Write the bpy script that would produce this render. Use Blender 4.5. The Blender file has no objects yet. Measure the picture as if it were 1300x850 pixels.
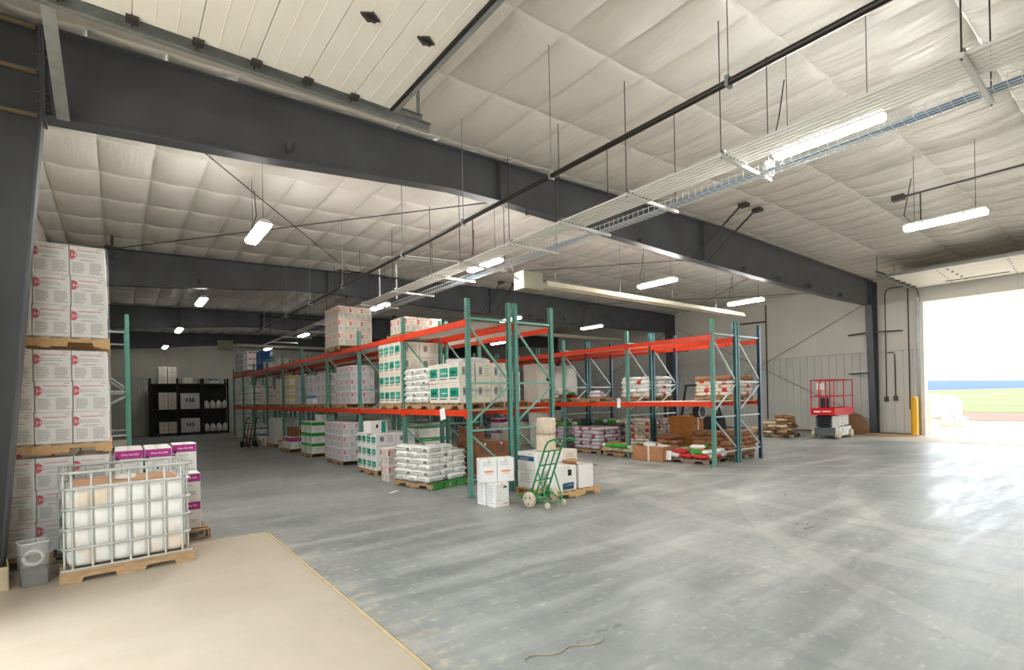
import bpy, math, random
from mathutils import Vector, Matrix, Euler
rng = random.Random(7)
scene = bpy.context.scene
COL = scene.collection

# ------------------------------------------------------------------ camera, world, sun, exposure
F_PX, YAW, ROLL, HOR_Y, CAM_H = 648.5, 0.6571, -0.021, 503.43, 1.831
cd = bpy.data.cameras.new('camera'); cam = bpy.data.objects.new('camera', cd); COL.objects.link(cam)
cd.sensor_fit = 'HORIZONTAL'; cd.sensor_width = 36.0; cd.lens = 36.0 * F_PX / 1300.0
cd.shift_y = (HOR_Y - 425.0) / 1300.0
cd.clip_start = 0.05; cd.clip_end = 2000
_f = Vector((math.sin(YAW), math.cos(YAW), 0)); _r = Vector((math.cos(YAW), -math.sin(YAW), 0)); _u = Vector((0, 0, 1))
_r3 = _r * math.cos(ROLL) + _u * math.sin(ROLL); _u3 = _u * math.cos(ROLL) - _r * math.sin(ROLL)
cam.matrix_world = Matrix(((_r3.x, _u3.x, -_f.x, 0), (_r3.y, _u3.y, -_f.y, 0), (_r3.z, _u3.z, -_f.z, CAM_H), (0, 0, 0, 1)))
scene.camera = cam

scene.view_settings.view_transform = 'Standard'
scene.view_settings.look = 'None'
scene.view_settings.gamma = 1.0
scene.view_settings.use_curve_mapping = False
scene.view_settings.exposure = 1.5
LAMP = 62.0

world = bpy.data.worlds.new('overcast_sky'); scene.world = world; world.use_nodes = True
wn = world.node_tree.nodes; wn['Background'].inputs[0].default_value = (0.86, 0.93, 1.0, 1)
wn['Background'].inputs[1].default_value = 2.3
sd = bpy.data.lights.new('sun', 'SUN'); sun = bpy.data.objects.new('sun', sd); COL.objects.link(sun)
sd.energy = 1.2; sd.angle = math.radians(4); sd.color = (1.0, 0.95, 0.86)
sun.rotation_euler = (math.radians(38), 0, math.radians(-8))
scene.cycles.max_bounces = 10; scene.cycles.diffuse_bounces = 6; scene.cycles.transparent_max_bounces = 16

# ------------------------------------------------------------------ materials
def lin(c): return tuple((v / 12.92 if v <= 0.04045 else ((v + 0.055) / 1.055) ** 2.4) for v in c)
def C(r, g, b): return lin((r / 255, g / 255, b / 255)) + (1,)
MATS = {}
def M(name, rgb, rough=0.6, metal=0.0, var=0.12, scale=6.0, bump=0.0, bscale=40.0, stretch=(1, 1, 1), rgb2=None, rv=0.0, spec=0.5, lo=0.35, hi=0.65):
    m = bpy.data.materials.new(name); m.use_nodes = True; nt = m.node_tree; b = nt.nodes['Principled BSDF']
    b.inputs['Roughness'].default_value = rough; b.inputs['Metallic'].default_value = metal
    b.inputs['Specular IOR Level'].default_value = spec
    c1 = C(*rgb)
    c2 = C(*rgb2) if rgb2 else tuple(v * (1 - var) for v in c1[:3]) + (1,)
    tc = nt.nodes.new('ShaderNodeTexCoord'); mp = nt.nodes.new('ShaderNodeMapping'); mp.inputs['Scale'].default_value = stretch
    nt.links.new(tc.outputs['Object'], mp.inputs[0])
    n = nt.nodes.new('ShaderNodeTexNoise'); n.inputs['Scale'].default_value = scale; n.inputs['Detail'].default_value = 5
    nt.links.new(mp.outputs[0], n.inputs['Vector'])
    r = nt.nodes.new('ShaderNodeValToRGB'); r.color_ramp.elements[0].color = c1; r.color_ramp.elements[1].color = c2
    r.color_ramp.elements[0].position = lo; r.color_ramp.elements[1].position = hi
    nt.links.new(n.outputs['Fac'], r.inputs[0]); nt.links.new(r.outputs[0], b.inputs['Base Color'])
    if rv:
        mr = nt.nodes.new('ShaderNodeMapRange'); mr.inputs['To Min'].default_value = max(0.03, rough - rv); mr.inputs['To Max'].default_value = rough + rv
        nt.links.new(n.outputs['Fac'], mr.inputs[0]); nt.links.new(mr.outputs[0], b.inputs['Roughness'])
    if bump:
        n2 = nt.nodes.new('ShaderNodeTexNoise'); n2.inputs['Scale'].default_value = bscale; n2.inputs['Detail'].default_value = 4
        nt.links.new(mp.outputs[0], n2.inputs['Vector'])
        bp = nt.nodes.new('ShaderNodeBump'); bp.inputs['Strength'].default_value = bump; bp.inputs['Distance'].default_value = 0.02
        nt.links.new(n2.outputs['Fac'], bp.inputs['Height']); nt.links.new(bp.outputs[0], b.inputs['Normal'])
    MATS[name] = m
    return m
def glow(name, rgb, strength):
    m = bpy.data.materials.new(name); m.use_nodes = True; nt = m.node_tree; nt.nodes.clear()
    e = nt.nodes.new('ShaderNodeEmission'); o = nt.nodes.new('ShaderNodeOutputMaterial')
    e.inputs[0].default_value = rgb + (1,); e.inputs[1].default_value = strength; nt.links.new(e.outputs[0], o.inputs[0]); MATS[name] = m
    return m
def clear(name, tint, fac, rough, bump=0.6, bscale=14.0, stretch=(1, 1, 1)):
    m = bpy.data.materials.new(name); m.use_nodes = True; nt = m.node_tree; nt.nodes.clear()
    o = nt.nodes.new('ShaderNodeOutputMaterial'); mx = nt.nodes.new('ShaderNodeMixShader'); t = nt.nodes.new('ShaderNodeBsdfTransparent')
    g = nt.nodes.new('ShaderNodeBsdfPrincipled'); g.inputs['Base Color'].default_value = tint + (1,); g.inputs['Roughness'].default_value = rough
    t.inputs[0].default_value = (0.97, 0.97, 0.97, 1)
    tc = nt.nodes.new('ShaderNodeTexCoord'); mp = nt.nodes.new('ShaderNodeMapping'); mp.inputs['Scale'].default_value = stretch
    nt.links.new(tc.outputs['Object'], mp.inputs[0])
    n = nt.nodes.new('ShaderNodeTexNoise'); n.inputs['Scale'].default_value = bscale; nt.links.new(mp.outputs[0], n.inputs['Vector'])
    bp = nt.nodes.new('ShaderNodeBump'); bp.inputs['Strength'].default_value = bump; bp.inputs['Distance'].default_value = 0.03
    nt.links.new(n.outputs['Fac'], bp.inputs['Height']); nt.links.new(bp.outputs[0], g.inputs['Normal'])
    mx.inputs[0].default_value = fac; nt.links.new(t.outputs[0], mx.inputs[1]); nt.links.new(g.outputs[0], mx.inputs[2]); nt.links.new(mx.outputs[0], o.inputs[0])
    MATS[name] = m
    return m

M('steel_frame', (88, 91, 97), 0.45, 0.0, 0.25, 1.5, 0.05, 30)
M('steel_dust', (176, 152, 120), 0.8, 0.0, 0.2, 4)
M('rod_dark', (70, 66, 64), 0.5, 0.3)
M('pipe_black', (38, 32, 30), 0.35, 0.3)
M('galv', (156, 161, 160), 0.38, 0.6, 0.2, 9)
M('white_metal', (232, 232, 228), 0.4, 0.0, 0.06, 3)
M('conduit', (236, 236, 232), 0.35, 0.1, 0.06, 3)
M('cable_blue', (96, 142, 178), 0.5)
M('heater_box', (150, 150, 130), 0.5)
M('heater_tube', (228, 222, 200), 0.45, 0.2)
M('panel_white', (238, 236, 228), 0.38, 0.0, 0.05, 2)
M('liner', (222, 218, 207), 0.5, 0.0, 0.1, 0.7, 0.12, 3)
M('wainscot', (205, 206, 199), 0.38, 0.0, 0.08, 1.0)
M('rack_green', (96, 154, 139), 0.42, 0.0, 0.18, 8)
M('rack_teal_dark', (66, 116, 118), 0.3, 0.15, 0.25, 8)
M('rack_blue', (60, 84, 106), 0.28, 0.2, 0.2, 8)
M('slot_dark', (28, 62, 56), 0.8)
M('brace_green', (122, 176, 158), 0.35, 0.15, 0.1, 8)
M('brace_grey', (176, 190, 190), 0.3, 0.4, 0.1, 8)
M('beam_red', (232, 66, 30), 0.4, 0.0, 0.14, 5)
M('beam_plate', (222, 60, 28), 0.45)
M('deck_wire', (190, 186, 176), 0.45, 0.3, 0.2, 20)
M('pallet_wood', (186, 152, 112), 0.8, 0.0, 0.35, 7, 0.25, 30, (1, 8, 8))
M('pallet_new', (218, 178, 126), 0.75, 0.0, 0.25, 6, 0.2, 30, (1, 8, 8))
M('pallet_grey', (150, 134, 112), 0.85, 0.0, 0.35, 7, 0.25, 30, (1, 8, 8))
M('pallet_green', (58, 138, 62), 0.7, 0.0, 0.3, 7)
M('carton_white', (238, 236, 232), 0.55, 0.0, 0.06, 3)
M('carton_cream', (228, 218, 204), 0.6, 0.0, 0.08, 3)
M('carton_grey', (206, 204, 206), 0.6, 0.0, 0.1, 4)
M('carton_lilac', (218, 216, 220), 0.5, 0.0, 0.08, 4)
M('carton_kraft', (184, 132, 92), 0.8, 0.0, 0.14, 5)
M('carton_kraft_dark', (150, 98, 62), 0.8, 0.0, 0.2, 5)
M('crate_tan', (186, 120, 52), 0.8, 0.0, 0.2, 5)
M('tape', (224, 214, 196), 0.3, 0.0, 0.05, 8)
M('ink_red', (214, 36, 58), 0.6)
M('ink_pink', (236, 128, 138), 0.6)
M('ink_grey', (158, 156, 154), 0.7)
M('ink_dark', (62, 62, 66), 0.7)
M('ink_black', (18, 18, 20), 0.6)
M('ink_white', (245, 245, 245), 0.6, 0, 0.02)
M('ink_magenta', (186, 32, 138), 0.5)
M('ink_plum', (96, 26, 92), 0.5)
M('ink_teal', (34, 158, 132), 0.5)
M('ink_navy', (22, 84, 112), 0.5)
M('ink_orange', (236, 142, 96), 0.6)
M('ink_blue', (52, 122, 186), 0.5)
M('ink_green', (48, 152, 64), 0.5)
M('ink_yellow', (214, 190, 84), 0.6)
M('bag_white', (236, 235, 228), 0.55, 0, 0.08, 5, 0.3, 14)
M('bag_cream', (226, 216, 200), 0.6, 0, 0.12, 5, 0.3, 14)
M('bag_kraft', (166, 116, 76), 0.75, 0, 0.25, 5, 0.35, 12)
M('bag_brown', (140, 88, 58), 0.75, 0, 0.25, 5, 0.35, 12)
M('bag_tan', (198, 178, 148), 0.7, 0, 0.2, 5, 0.35, 12)
M('bag_green', (70, 172, 58), 0.55, 0, 0.2, 6, 0.2, 14)
M('bag_red', (206, 46, 44), 0.55, 0, 0.15, 6, 0.2, 14)
M('bag_lavender', (208, 198, 206), 0.6, 0, 0.15, 6, 0.2, 14)
M('bag_magenta', (156, 70, 104), 0.6, 0, 0.2, 6, 0.2, 14)
M('chassis_grey', (88, 98, 100), 0.5)
M('mud', (84, 80, 70), 0.9)
M('bag_grey', (128, 126, 124), 0.6, 0, 0.3, 6, 0.3, 14)
M('hdpe', (224, 223, 214), 0.42, 0, 0.0, 2.2, 0.05, 6, (1, 1, 1), (212, 178, 136), lo=0.52, hi=0.74)
M('tote_dirt', (196, 150, 112), 0.9, 0, 0.2, 5)
M('tote_cage', (206, 210, 206), 0.35, 0.5, 0.15, 10)
M('truck_green', (34, 140, 72), 0.4, 0, 0.2, 9)
M('truck_black', (24, 24, 26), 0.45)
M('tyre_tan', (206, 190, 164), 0.8, 0, 0.2, 12)
M('tyre_black', (30, 30, 32), 0.8)
M('lift_red', (206, 30, 34), 0.38, 0, 0.15, 5)
M('lift_grey', (150, 156, 152), 0.5)
M('lift_pale', (224, 224, 216), 0.5)
M('lift_dark', (34, 36, 44), 0.5)
M('bollard', (244, 178, 24), 0.4, 0, 0.08, 5)
M('twine', (226, 208, 184), 0.9, 0, 0.2, 30, 0.4, 60, (1, 1, 0.15))
M('rubber', (26, 26, 26), 0.8)
M('shelf_black', (22, 22, 24), 0.5)
M('drum_blue', (40, 92, 150), 0.4)
M('board_brown', (132, 96, 62), 0.8, 0, 0.2, 5)
M('tank_white', (246, 246, 244), 0.35, 0, 0.03, 3)
M('sack_leaf', (120, 146, 120), 0.6)
M('ink_print', (120, 120, 118), 0.7)
M('paper', (248, 246, 244), 0.6, 0, 0.02)
M('label_tag', (240, 240, 238), 0.6, 0, 0.02)
M('gravel', (196, 182, 162), 0.9, 0, 0.15, 0.6)
M('dirt_brown', (96, 66, 48), 0.95, 0, 0.2, 0.3)
M('field_green', (62, 72, 18), 0.95, 0, 0.0, 0.05, 0, 1, (1, 0.25, 1), (90, 88, 30))
M('hill_haze_blue', (48, 70, 98), 1.0, 0, 0.15, 0.01)  # blue haze of distance put into the hills' base colour
M('joint_fill', (198, 174, 134), 0.8, 0, 0.15, 4)
M('foam_beige', (206, 192, 160), 0.8, 0, 0.2, 5)
M('hose_white', (232, 232, 228), 0.4)
M('wire_green', (92, 190, 104), 0.5)
glow('lamp_glow', (1.0, 0.98, 0.94), LAMP); glow('lamp_glow_dim', (1.0, 0.98, 0.94), LAMP * 0.13)
clear('stretch_film', (0.95, 0.95, 0.97), 0.13, 0.16, 1.0, 5.0, (1, 1, 5))
clear('clear_plastic', (0.9, 0.92, 0.92), 0.22, 0.1, 0.8, 9)
clear('bag_clear', (0.92, 0.93, 0.92), 0.5, 0.3, 0.8, 7)

def mat_ceiling():
    m = bpy.data.materials.new('insulation_vinyl'); m.use_nodes = True; nt = m.node_tree; b = nt.nodes['Principled BSDF']
    L = nt.links.new
    g = nt.nodes.new('ShaderNodeNewGeometry')
    def noise(sc, st, det):
        mp = nt.nodes.new('ShaderNodeMapping'); mp.inputs['Scale'].default_value = st; L(g.outputs['Position'], mp.inputs[0])
        n = nt.nodes.new('ShaderNodeTexNoise'); n.inputs['Scale'].default_value = sc; n.inputs['Detail'].default_value = det; L(mp.outputs[0], n.inputs['Vector']); return n
    n1 = noise(3.0, (1.0, 1.0, 1), 3); n2 = noise(2.6, (4.0, 0.45, 1), 4)
    r = nt.nodes.new('ShaderNodeValToRGB'); r.color_ramp.elements[0].color = C(230, 225, 216); r.color_ramp.elements[1].color = C(220, 214, 204)
    L(n1.outputs['Fac'], r.inputs[0]); L(r.outputs[0], b.inputs['Base Color'])
    # slacker, shinier sheeting on the door side of the building
    sx = nt.nodes.new('ShaderNodeSeparateXYZ'); L(g.outputs['Position'], sx.inputs[0])
    mr = nt.nodes.new('ShaderNodeMapRange'); mr.inputs['From Min'].default_value = 5; mr.inputs['From Max'].default_value = 12
    mr.inputs['To Min'].default_value = 0.12; mr.inputs['To Max'].default_value = 1.0; L(sx.outputs[0], mr.inputs[0])
    b1 = nt.nodes.new('ShaderNodeBump'); b1.inputs['Distance'].default_value = 0.13; L(n2.outputs['Fac'], b1.inputs['Height']); L(mr.outputs[0], b1.inputs['Strength'])
    b2 = nt.nodes.new('ShaderNodeBump'); b2.inputs['Distance'].default_value = 0.03; b2.inputs['Strength'].default_value = 0.25
    n3 = noise(7, (1, 1, 1), 2); L(n3.outputs['Fac'], b2.inputs['Height']); L(b1.outputs[0], b2.inputs['Normal']); L(b2.outputs[0], b.inputs['Normal'])
    rr = nt.nodes.new('ShaderNodeMapRange'); rr.inputs['From Min'].default_value = 6; rr.inputs['From Max'].default_value = 13; rr.inputs['To Min'].default_value = 0.34; rr.inputs['To Max'].default_value = 0.2; L(sx.outputs[0], rr.inputs[0]); L(rr.outputs[0], b.inputs['Roughness'])
    MATS['insulation'] = m
mat_ceiling()
M('seam_tape', (244, 240, 232), 0.25, 0, 0.04, 4, 0.3, 10)

def mat_floor(name, base, alt, dusty):
    m = bpy.data.materials.new(name); m.use_nodes = True; nt = m.node_tree; b = nt.nodes['Principled BSDF']; L = nt.links.new
    g = nt.nodes.new('ShaderNodeNewGeometry'); sx = nt.nodes.new('ShaderNodeSeparateXYZ'); L(g.outputs['Position'], sx.inputs[0])
    def noise(sc, st, det, rot=0.0):
        mp = nt.nodes.new('ShaderNodeMapping'); mp.inputs['Scale'].default_value = st; mp.inputs['Rotation'].default_value = (0, 0, rot); L(g.outputs['Position'], mp.inputs[0])
        n = nt.nodes.new('ShaderNodeTexNoise'); n.inputs['Scale'].default_value = sc; n.inputs['Detail'].default_value = det; n.inputs['Roughness'].default_value = 0.62; L(mp.outputs[0], n.inputs['Vector']); return n
    def ramp(a, c1, p1, c2, p2):
        r = nt.nodes.new('ShaderNodeValToRGB'); r.color_ramp.elements[0].color = c1; r.color_ramp.elements[1].color = c2
        r.color_ramp.elements[0].position = p1; r.color_ramp.elements[1].position = p2; L(a, r.inputs[0]); return r
    def mix(fac, a, c, mode='MIX'):
        x = nt.nodes.new('ShaderNodeMix'); x.data_type = 'RGBA'; x.blend_type = mode
        if isinstance(fac, float): x.inputs[0].default_value = fac
        else: L(fac, x.inputs[0])
        L(a, x.inputs[6])
        if isinstance(c, tuple): x.inputs[7].default_value = c
        else: L(c, x.inputs[7])
        return x.outputs[2]
    def mth(op, a, c=None):
        x = nt.nodes.new('ShaderNodeMath'); x.operation = op
        for i, v in enumerate((a, c)):
            if v is None: continue
            if isinstance(v, (int, float)): x.inputs[i].default_value = v
            else: L(v, x.inputs[i])
        return x.outputs[0]
    n1 = noise(0.5, (1, 1, 1), 6); r1 = ramp(n1.outputs['Fac'], base, 0.38, alt, 0.62); col = r1.outputs[0]
    n2 = noise(1.2, (0.3, 2.2, 1), 7, 0.35); s2 = ramp(n2.outputs['Fac'], (0, 0, 0, 1), 0.46, (1, 1, 1, 1), 0.8)
    col = mix(mth('MULTIPLY', s2.outputs[0], 0.6 if dusty else 0.15), col, C(206, 206, 200))
    n3 = noise(2.0, (2.0, 0.5, 1), 8, 0.2); s3 = ramp(n3.outputs['Fac'], (0, 0, 0, 1), 0.46, (1, 1, 1, 1), 0.86)
    col = mix(mth('MULTIPLY', s3.outputs[0], 0.55 if dusty else 0.08), col, C(104, 112, 116))
    n4 = noise(7, (1, 1.6, 1), 10); s4 = ramp(n4.outputs['Fac'], (0, 0, 0, 1), 0.55, (1, 1, 1, 1), 0.8)
    col = mix(mth('MULTIPLY', s4.outputs[0], 0.5 if dusty else 0.15), col, C(218, 214, 204))
    if dusty:
        # tyre tracks swept across the slab
        for cx, cy, R, w in ((14.5, 2.2, 6.4, 0.16), (14.5, 2.2, 8.0, 0.16), (13.0, -3.5, 7.6, 0.14), (13.0, -3.5, 9.2, 0.14), (20.0, 12.0, 9.4, 0.15), (20.0, 12.0, 10.9, 0.15)):
            dx = mth('SUBTRACT', sx.outputs[0], cx); dy = mth('SUBTRACT', sx.outputs[1], cy)
            d = mth('SQRT', mth('ADD', mth('MULTIPLY', dx, dx), mth('MULTIPLY', dy, dy)))
            a = mth('ABSOLUTE', mth('SUBTRACT', d, R)); k = mth('LESS_THAN', a, w)
            k = mth('MULTIPLY', k, mth('MULTIPLY', n4.outputs['Fac'], 0.2)); col = mix(k, col, C(222, 216, 206))
        # tan dust tracked from the apron slabs
        k = mth('SUBTRACT', 2.5, sx.outputs[0]); k = mth('ADD', mth('MULTIPLY', k, 0.75), mth('MULTIPLY', mth('SUBTRACT', n4.outputs['Fac'], 0.62), 3.2))
        nb = noise(0.9, (1, 1, 1), 4); k = mth('MULTIPLY', mth('MAXIMUM', k, 0.0), mth('GREATER_THAN', 7.9, sx.outputs[1])); k = mth('MINIMUM', mth('MULTIPLY', k, nb.outputs['Fac']), 0.8)
        col = mix(k, col, C(206, 180, 138))
    L(col, b.inputs['Base Color']); b.inputs['Specular IOR Level'].default_value = 0.3
    mr = nt.nodes.new('ShaderNodeMapRange'); mr.inputs['From Min'].default_value = 0.36; mr.inputs['From Max'].default_value = 0.64; mr.inputs['To Min'].default_value = 0.26 if dusty else 0.55; mr.inputs['To Max'].default_value = 0.58 if dusty else 0.75; L(mth('ADD', mth('MULTIPLY', n2.outputs['Fac'], 0.55), mth('MULTIPLY', n4.outputs['Fac'], 0.45)), mr.inputs[0]); L(mr.outputs[0], b.inputs['Roughness'])
    bp = nt.nodes.new('ShaderNodeBump'); bp.inputs['Strength'].default_value = 0.12; bp.inputs['Distance'].default_value = 0.01; L(n4.outputs['Fac'], bp.inputs['Height']); L(bp.outputs[0], b.inputs['Normal'])
    MATS[name] = m
mat_floor('concrete', C(146, 149, 145), C(124, 128, 126), True)
mat_floor('apron', C(180, 166, 146), C(171, 157, 137), False)

# ------------------------------------------------------------------ mesh builder
class MB:
    def __init__(s): s.v = []; s.f = []; s.m = []; s.sm = []
    def add(s, vs, fs, m=0, smooth=False):
        o = len(s.v); s.v += [tuple(v) for v in vs]
        for f in fs: s.f.append(tuple(i + o for i in f)); s.m.append(m); s.sm.append(smooth)
        return s
    def box(s, x0, y0, z0, x1, y1, z1, m=0):
        return s.add([(x0, y0, z0), (x1, y0, z0), (x1, y1, z0), (x0, y1, z0), (x0, y0, z1), (x1, y0, z1), (x1, y1, z1), (x0, y1, z1)],
                     [(0, 3, 2, 1), (4, 5, 6, 7), (0, 1, 5, 4), (1, 2, 6, 5), (2, 3, 7, 6), (3, 0, 4, 7)], m)
    def cbox(s, x0, y0, z0, x1, y1, z1, c=0.006, m=0):
        X = (x0, x1); Y = (y0, y1); Z = (z0, z1); vs = []; idx = {}
        for i in (0, 1):
            for j in (0, 1):
                for k in (0, 1):
                    sx, sy, sz = (1 - 2 * i), (1 - 2 * j), (1 - 2 * k)
                    for a in range(3):
                        p = [X[i] + sx * c, Y[j] + sy * c, Z[k] + sz * c]
                        p[a] = (X[i], Y[j], Z[k])[a]
                        idx[(i, j, k, a)] = len(vs); vs.append(tuple(p))
        fs = []
        for a in range(3):
            b1, c1 = (a + 1) % 3, (a + 2) % 3
            for e in (0, 1):
                q = []
                for (p, r) in ((0, 0), (1, 0), (1, 1), (0, 1)):
                    k = [0, 0, 0]; k[a] = e; k[b1] = p; k[c1] = r; q.append(idx[(k[0], k[1], k[2], a)])
                fs.append(tuple(q) if e else tuple(reversed(q)))
            for p in (0, 1):
                for r in (0, 1):
                    k0 = [0, 0, 0]; k0[b1] = p; k0[c1] = r; k1 = list(k0); k1[a] = 1
                    q = [idx[(*k0, b1)], idx[(*k1, b1)], idx[(*k1, c1)], idx[(*k0, c1)]]
                    fs.append(tuple(q) if (p == r) else tuple(reversed(q)))
        for i in (0, 1):
            for j in (0, 1):
                for k in (0, 1):
                    q = [idx[(i, j, k, 0)], idx[(i, j, k, 1)], idx[(i, j, k, 2)]]
                    fs.append(tuple(q) if (i + j + k) % 2 else tuple(reversed(q)))
        return s.add(vs, fs, m)
    def bar(s, p0, p1, w, h, m=0, up=(0, 0, 1)):
        p0 = Vector(p0); p1 = Vector(p1); d = (p1 - p0).normalized(); u = Vector(up)
        if abs(d.dot(u)) > 0.98: u = Vector((1, 0, 0)) if abs(d.x) < 0.9 else Vector((0, 1, 0))
        r = d.cross(u).normalized() * (w / 2); u = r.normalized().cross(d).normalized() * (h / 2)
        vs = [p0 - r - u, p0 + r - u, p0 + r + u, p0 - r + u, p1 - r - u, p1 + r - u, p1 + r + u, p1 - r + u]
        return s.add(vs, [(0, 1, 2, 3), (7, 6, 5, 4), (1, 0, 4, 5), (2, 1, 5, 6), (3, 2, 6, 7), (0, 3, 7, 4)], m)
    def tube(s, p0, p1, r, n=8, m=0, r1=None, cap=True):
        p0 = Vector(p0); p1 = Vector(p1); d = (p1 - p0).normalized(); u = Vector((0, 0, 1)) if abs(d.z) < 0.95 else Vector((1, 0, 0))
        a = d.cross(u).normalized(); b = a.cross(d); r1 = r if r1 is None else r1; vs = []
        for p, rr in ((p0, r), (p1, r1)):
            for i in range(n):
                t = 2 * math.pi * i / n; vs.append(p + (a * math.cos(t) + b * math.sin(t)) * rr)
        s.add(vs, [(i, i + n, (i + 1) % n + n, (i + 1) % n) for i in range(n)], m, n > 5)
        if cap: s.add(vs, [tuple(range(n)), tuple(reversed(range(n, 2 * n)))], m)
        return s
    def path(s, pts, r, n=8, m=0):
        pts = [Vector(p) for p in pts]; rings = []
        for i, p in enumerate(pts):
            d = (pts[min(i + 1, len(pts) - 1)] - pts[max(i - 1, 0)]).normalized(); u = Vector((0, 0, 1)) if abs(d.z) < 0.93 else Vector((1, 0.2, 0))
            a = d.cross(u).normalized(); b = a.cross(d)
            rings.append([p + (a * math.cos(2 * math.pi * k / n) + b * math.sin(2 * math.pi * k / n)) * r for k in range(n)])
        vs = [v for q in rings for v in q]; fs = []
        for i in range(len(pts) - 1):
            for k in range(n): fs.append((i * n + k, (i + 1) * n + k, (i + 1) * n + (k + 1) % n, i * n + (k + 1) % n))
        s.add(vs, fs, m, True); s.add(rings[0], [tuple(range(n))], m); s.add(rings[-1], [tuple(reversed(range(n)))], m)
        return s
    def prism(s, poly, a0, a1, axis='y', m=0):
        n = len(poly)
        def P(q, a): return (q[0], a, q[1]) if axis == 'y' else ((a, q[0], q[1]) if axis == 'x' else (q[0], q[1], a))
        vs = [P(q, a0) for q in poly] + [P(q, a1) for q in poly]
        fs = [tuple(range(n)), tuple(reversed(range(n, 2 * n)))] + [(i + n, (i + 1) % n + n, (i + 1) % n, i) for i in range(n)]
        return s.add(vs, fs, m)
    def lathe(s, prof, n=16, m=0, axis='z', o=(0, 0, 0)):
        vs = []
        for r, z in prof:
            for i in range(n):
                t = 2 * math.pi * i / n; a, b = r * math.cos(t), r * math.sin(t)
                p = (a, b, z) if axis == 'z' else ((z, a, b) if axis == 'x' else (a, z, b)); vs.append((p[0] + o[0], p[1] + o[1], p[2] + o[2]))
        fs = []
        for k in range(len(prof) - 1):
            for i in range(n): fs.append((k * n + i, k * n + (i + 1) % n, (k + 1) * n + (i + 1) % n, (k + 1) * n + i))
        s.add(vs, fs, m, True); s.add(vs[:n], [tuple(reversed(range(n)))], m); s.add(vs[-n:], [tuple(range(n))], m)
        return s
    def quad(s, o, r, u, m=0):
        o, r, u = Vector(o), Vector(r), Vector(u); return s.add([o, o + r, o + r + u, o + u], [(0, 1, 2, 3)], m)
    def text(s, txt, o, right, up, size, m=0, align='LEFT', bold=0.0):
        cu = bpy.data.curves.new('t', 'FONT'); cu.body = txt; cu.size = 1.0; cu.resolution_u = 2; cu.align_x = align; cu.offset = bold
        ob = bpy.data.objects.new('t', cu); me = bpy.data.meshes.new_from_object(ob)
        o = Vector(o); right = Vector(right).normalized(); up = Vector(up).normalized()
        vs = [o + right * (v.co.x * size) + up * (v.co.y * size) for v in me.vertices]
        s.add(vs, [tuple(p.vertices) for p in me.polygons], m)
        bpy.data.objects.remove(ob); bpy.data.curves.remove(cu); bpy.data.meshes.remove(me)
        return s
    def mesh(s, name, mats):
        me = bpy.data.meshes.new(name); me.from_pydata(s.v, [], s.f)
        for k in mats: me.materials.append(MATS[k])
        for p, mi, sm in zip(me.polygons, s.m, s.sm): p.material_index = mi; p.use_smooth = sm
        me.update()
        return me
LABELS = {}
def obj(name, data, mats=None, parent=None, loc=(0, 0, 0), rot=(0, 0, 0), kind=None):
    if isinstance(data, MB): data = data.mesh(name, mats)
    o = bpy.data.objects.new(name, data); COL.objects.link(o); o.location = loc; o.rotation_euler = rot
    if parent: o.parent = parent
    if kind: o['kind'] = kind
    return o
def tag(o, label, cat, group=None):
    o['label'] = label; o['category'] = cat
    if group: o['group'] = group
    LABELS.setdefault(label, []).append(o.name)
    return o
def empty(name, loc=(0, 0, 0), rz=0.0, rot=None):
    o = bpy.data.objects.new(name, None); COL.objects.link(o); o.location = loc; o.rotation_euler = rot or (0, 0, rz); o.empty_display_size = 0.1
    return o
def thing(name, label, cat, loc=(0, 0, 0), rz=0.0, group=None, rot=None): return tag(empty(name, loc, rz, rot), label, cat, group)
def dup(o, loc, rot=(0, 0, 0), label=None, group=None, cat=None):
    def rec(src, par):
        c = src.copy(); COL.objects.link(c)
        if par: c.parent = par
        for ch in src.children: rec(ch, c)
        return c
    c = rec(o, None); c.location = loc; c.rotation_euler = rot
    if label: tag(c, label, cat or o['category'], group or o.get('group'))
    return c
def kill(o):
    for ch in list(o.children): kill(ch)
    bpy.data.objects.remove(o)
ORD = ['bottom', 'second', 'third', 'fourth', 'fifth', 'sixth', 'seventh', 'eighth', 'ninth', 'tenth']

# ------------------------------------------------------------------ the building
XL, XR, YF, YB = -1.35, 24.9, -2.3, 37.0
FRAMES = (-2.1, 7.55, 17.2, 26.85, 36.5)
def cz(x): return 5.975 + 0.0262 * (x + 0.6) if x < 13 else 6.331 - 0.0085 * (x - 13)
def strut(name, mb, mats, parent=None, **k): return obj(name, mb, mats, parent, kind=None if parent else 'structure', **k)

floor = obj('floor', MB().box(1.66, YF - 0.2, -0.15, 21.72, YB + 0.2, 0).box(XL - 0.2, 7.92, -0.15, 1.66, YB + 0.2, 0).box(21.72, 7.92, -0.15, XR + 0.2, YB + 0.2, 0), ['concrete'], kind='structure')
obj('apron_slab', MB().box(XL - 0.6, YF - 0.2, -0.15, 1.62, 7.89, 0.0), ['apron'], floor)
obj('apron_slab', MB().box(21.75, YF - 0.2, -0.15, XR + 0.6, 7.89, 0.0), ['apron'], floor)
obj('joint_strip', MB().box(1.626, YF, -0.1, 1.652, 7.9, 0.003), ['joint_fill'], floor)
obj('joint_strip', MB().box(21.722, YF, -0.1, 21.748, 7.9, 0.002), ['joint_fill'], floor)

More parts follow.
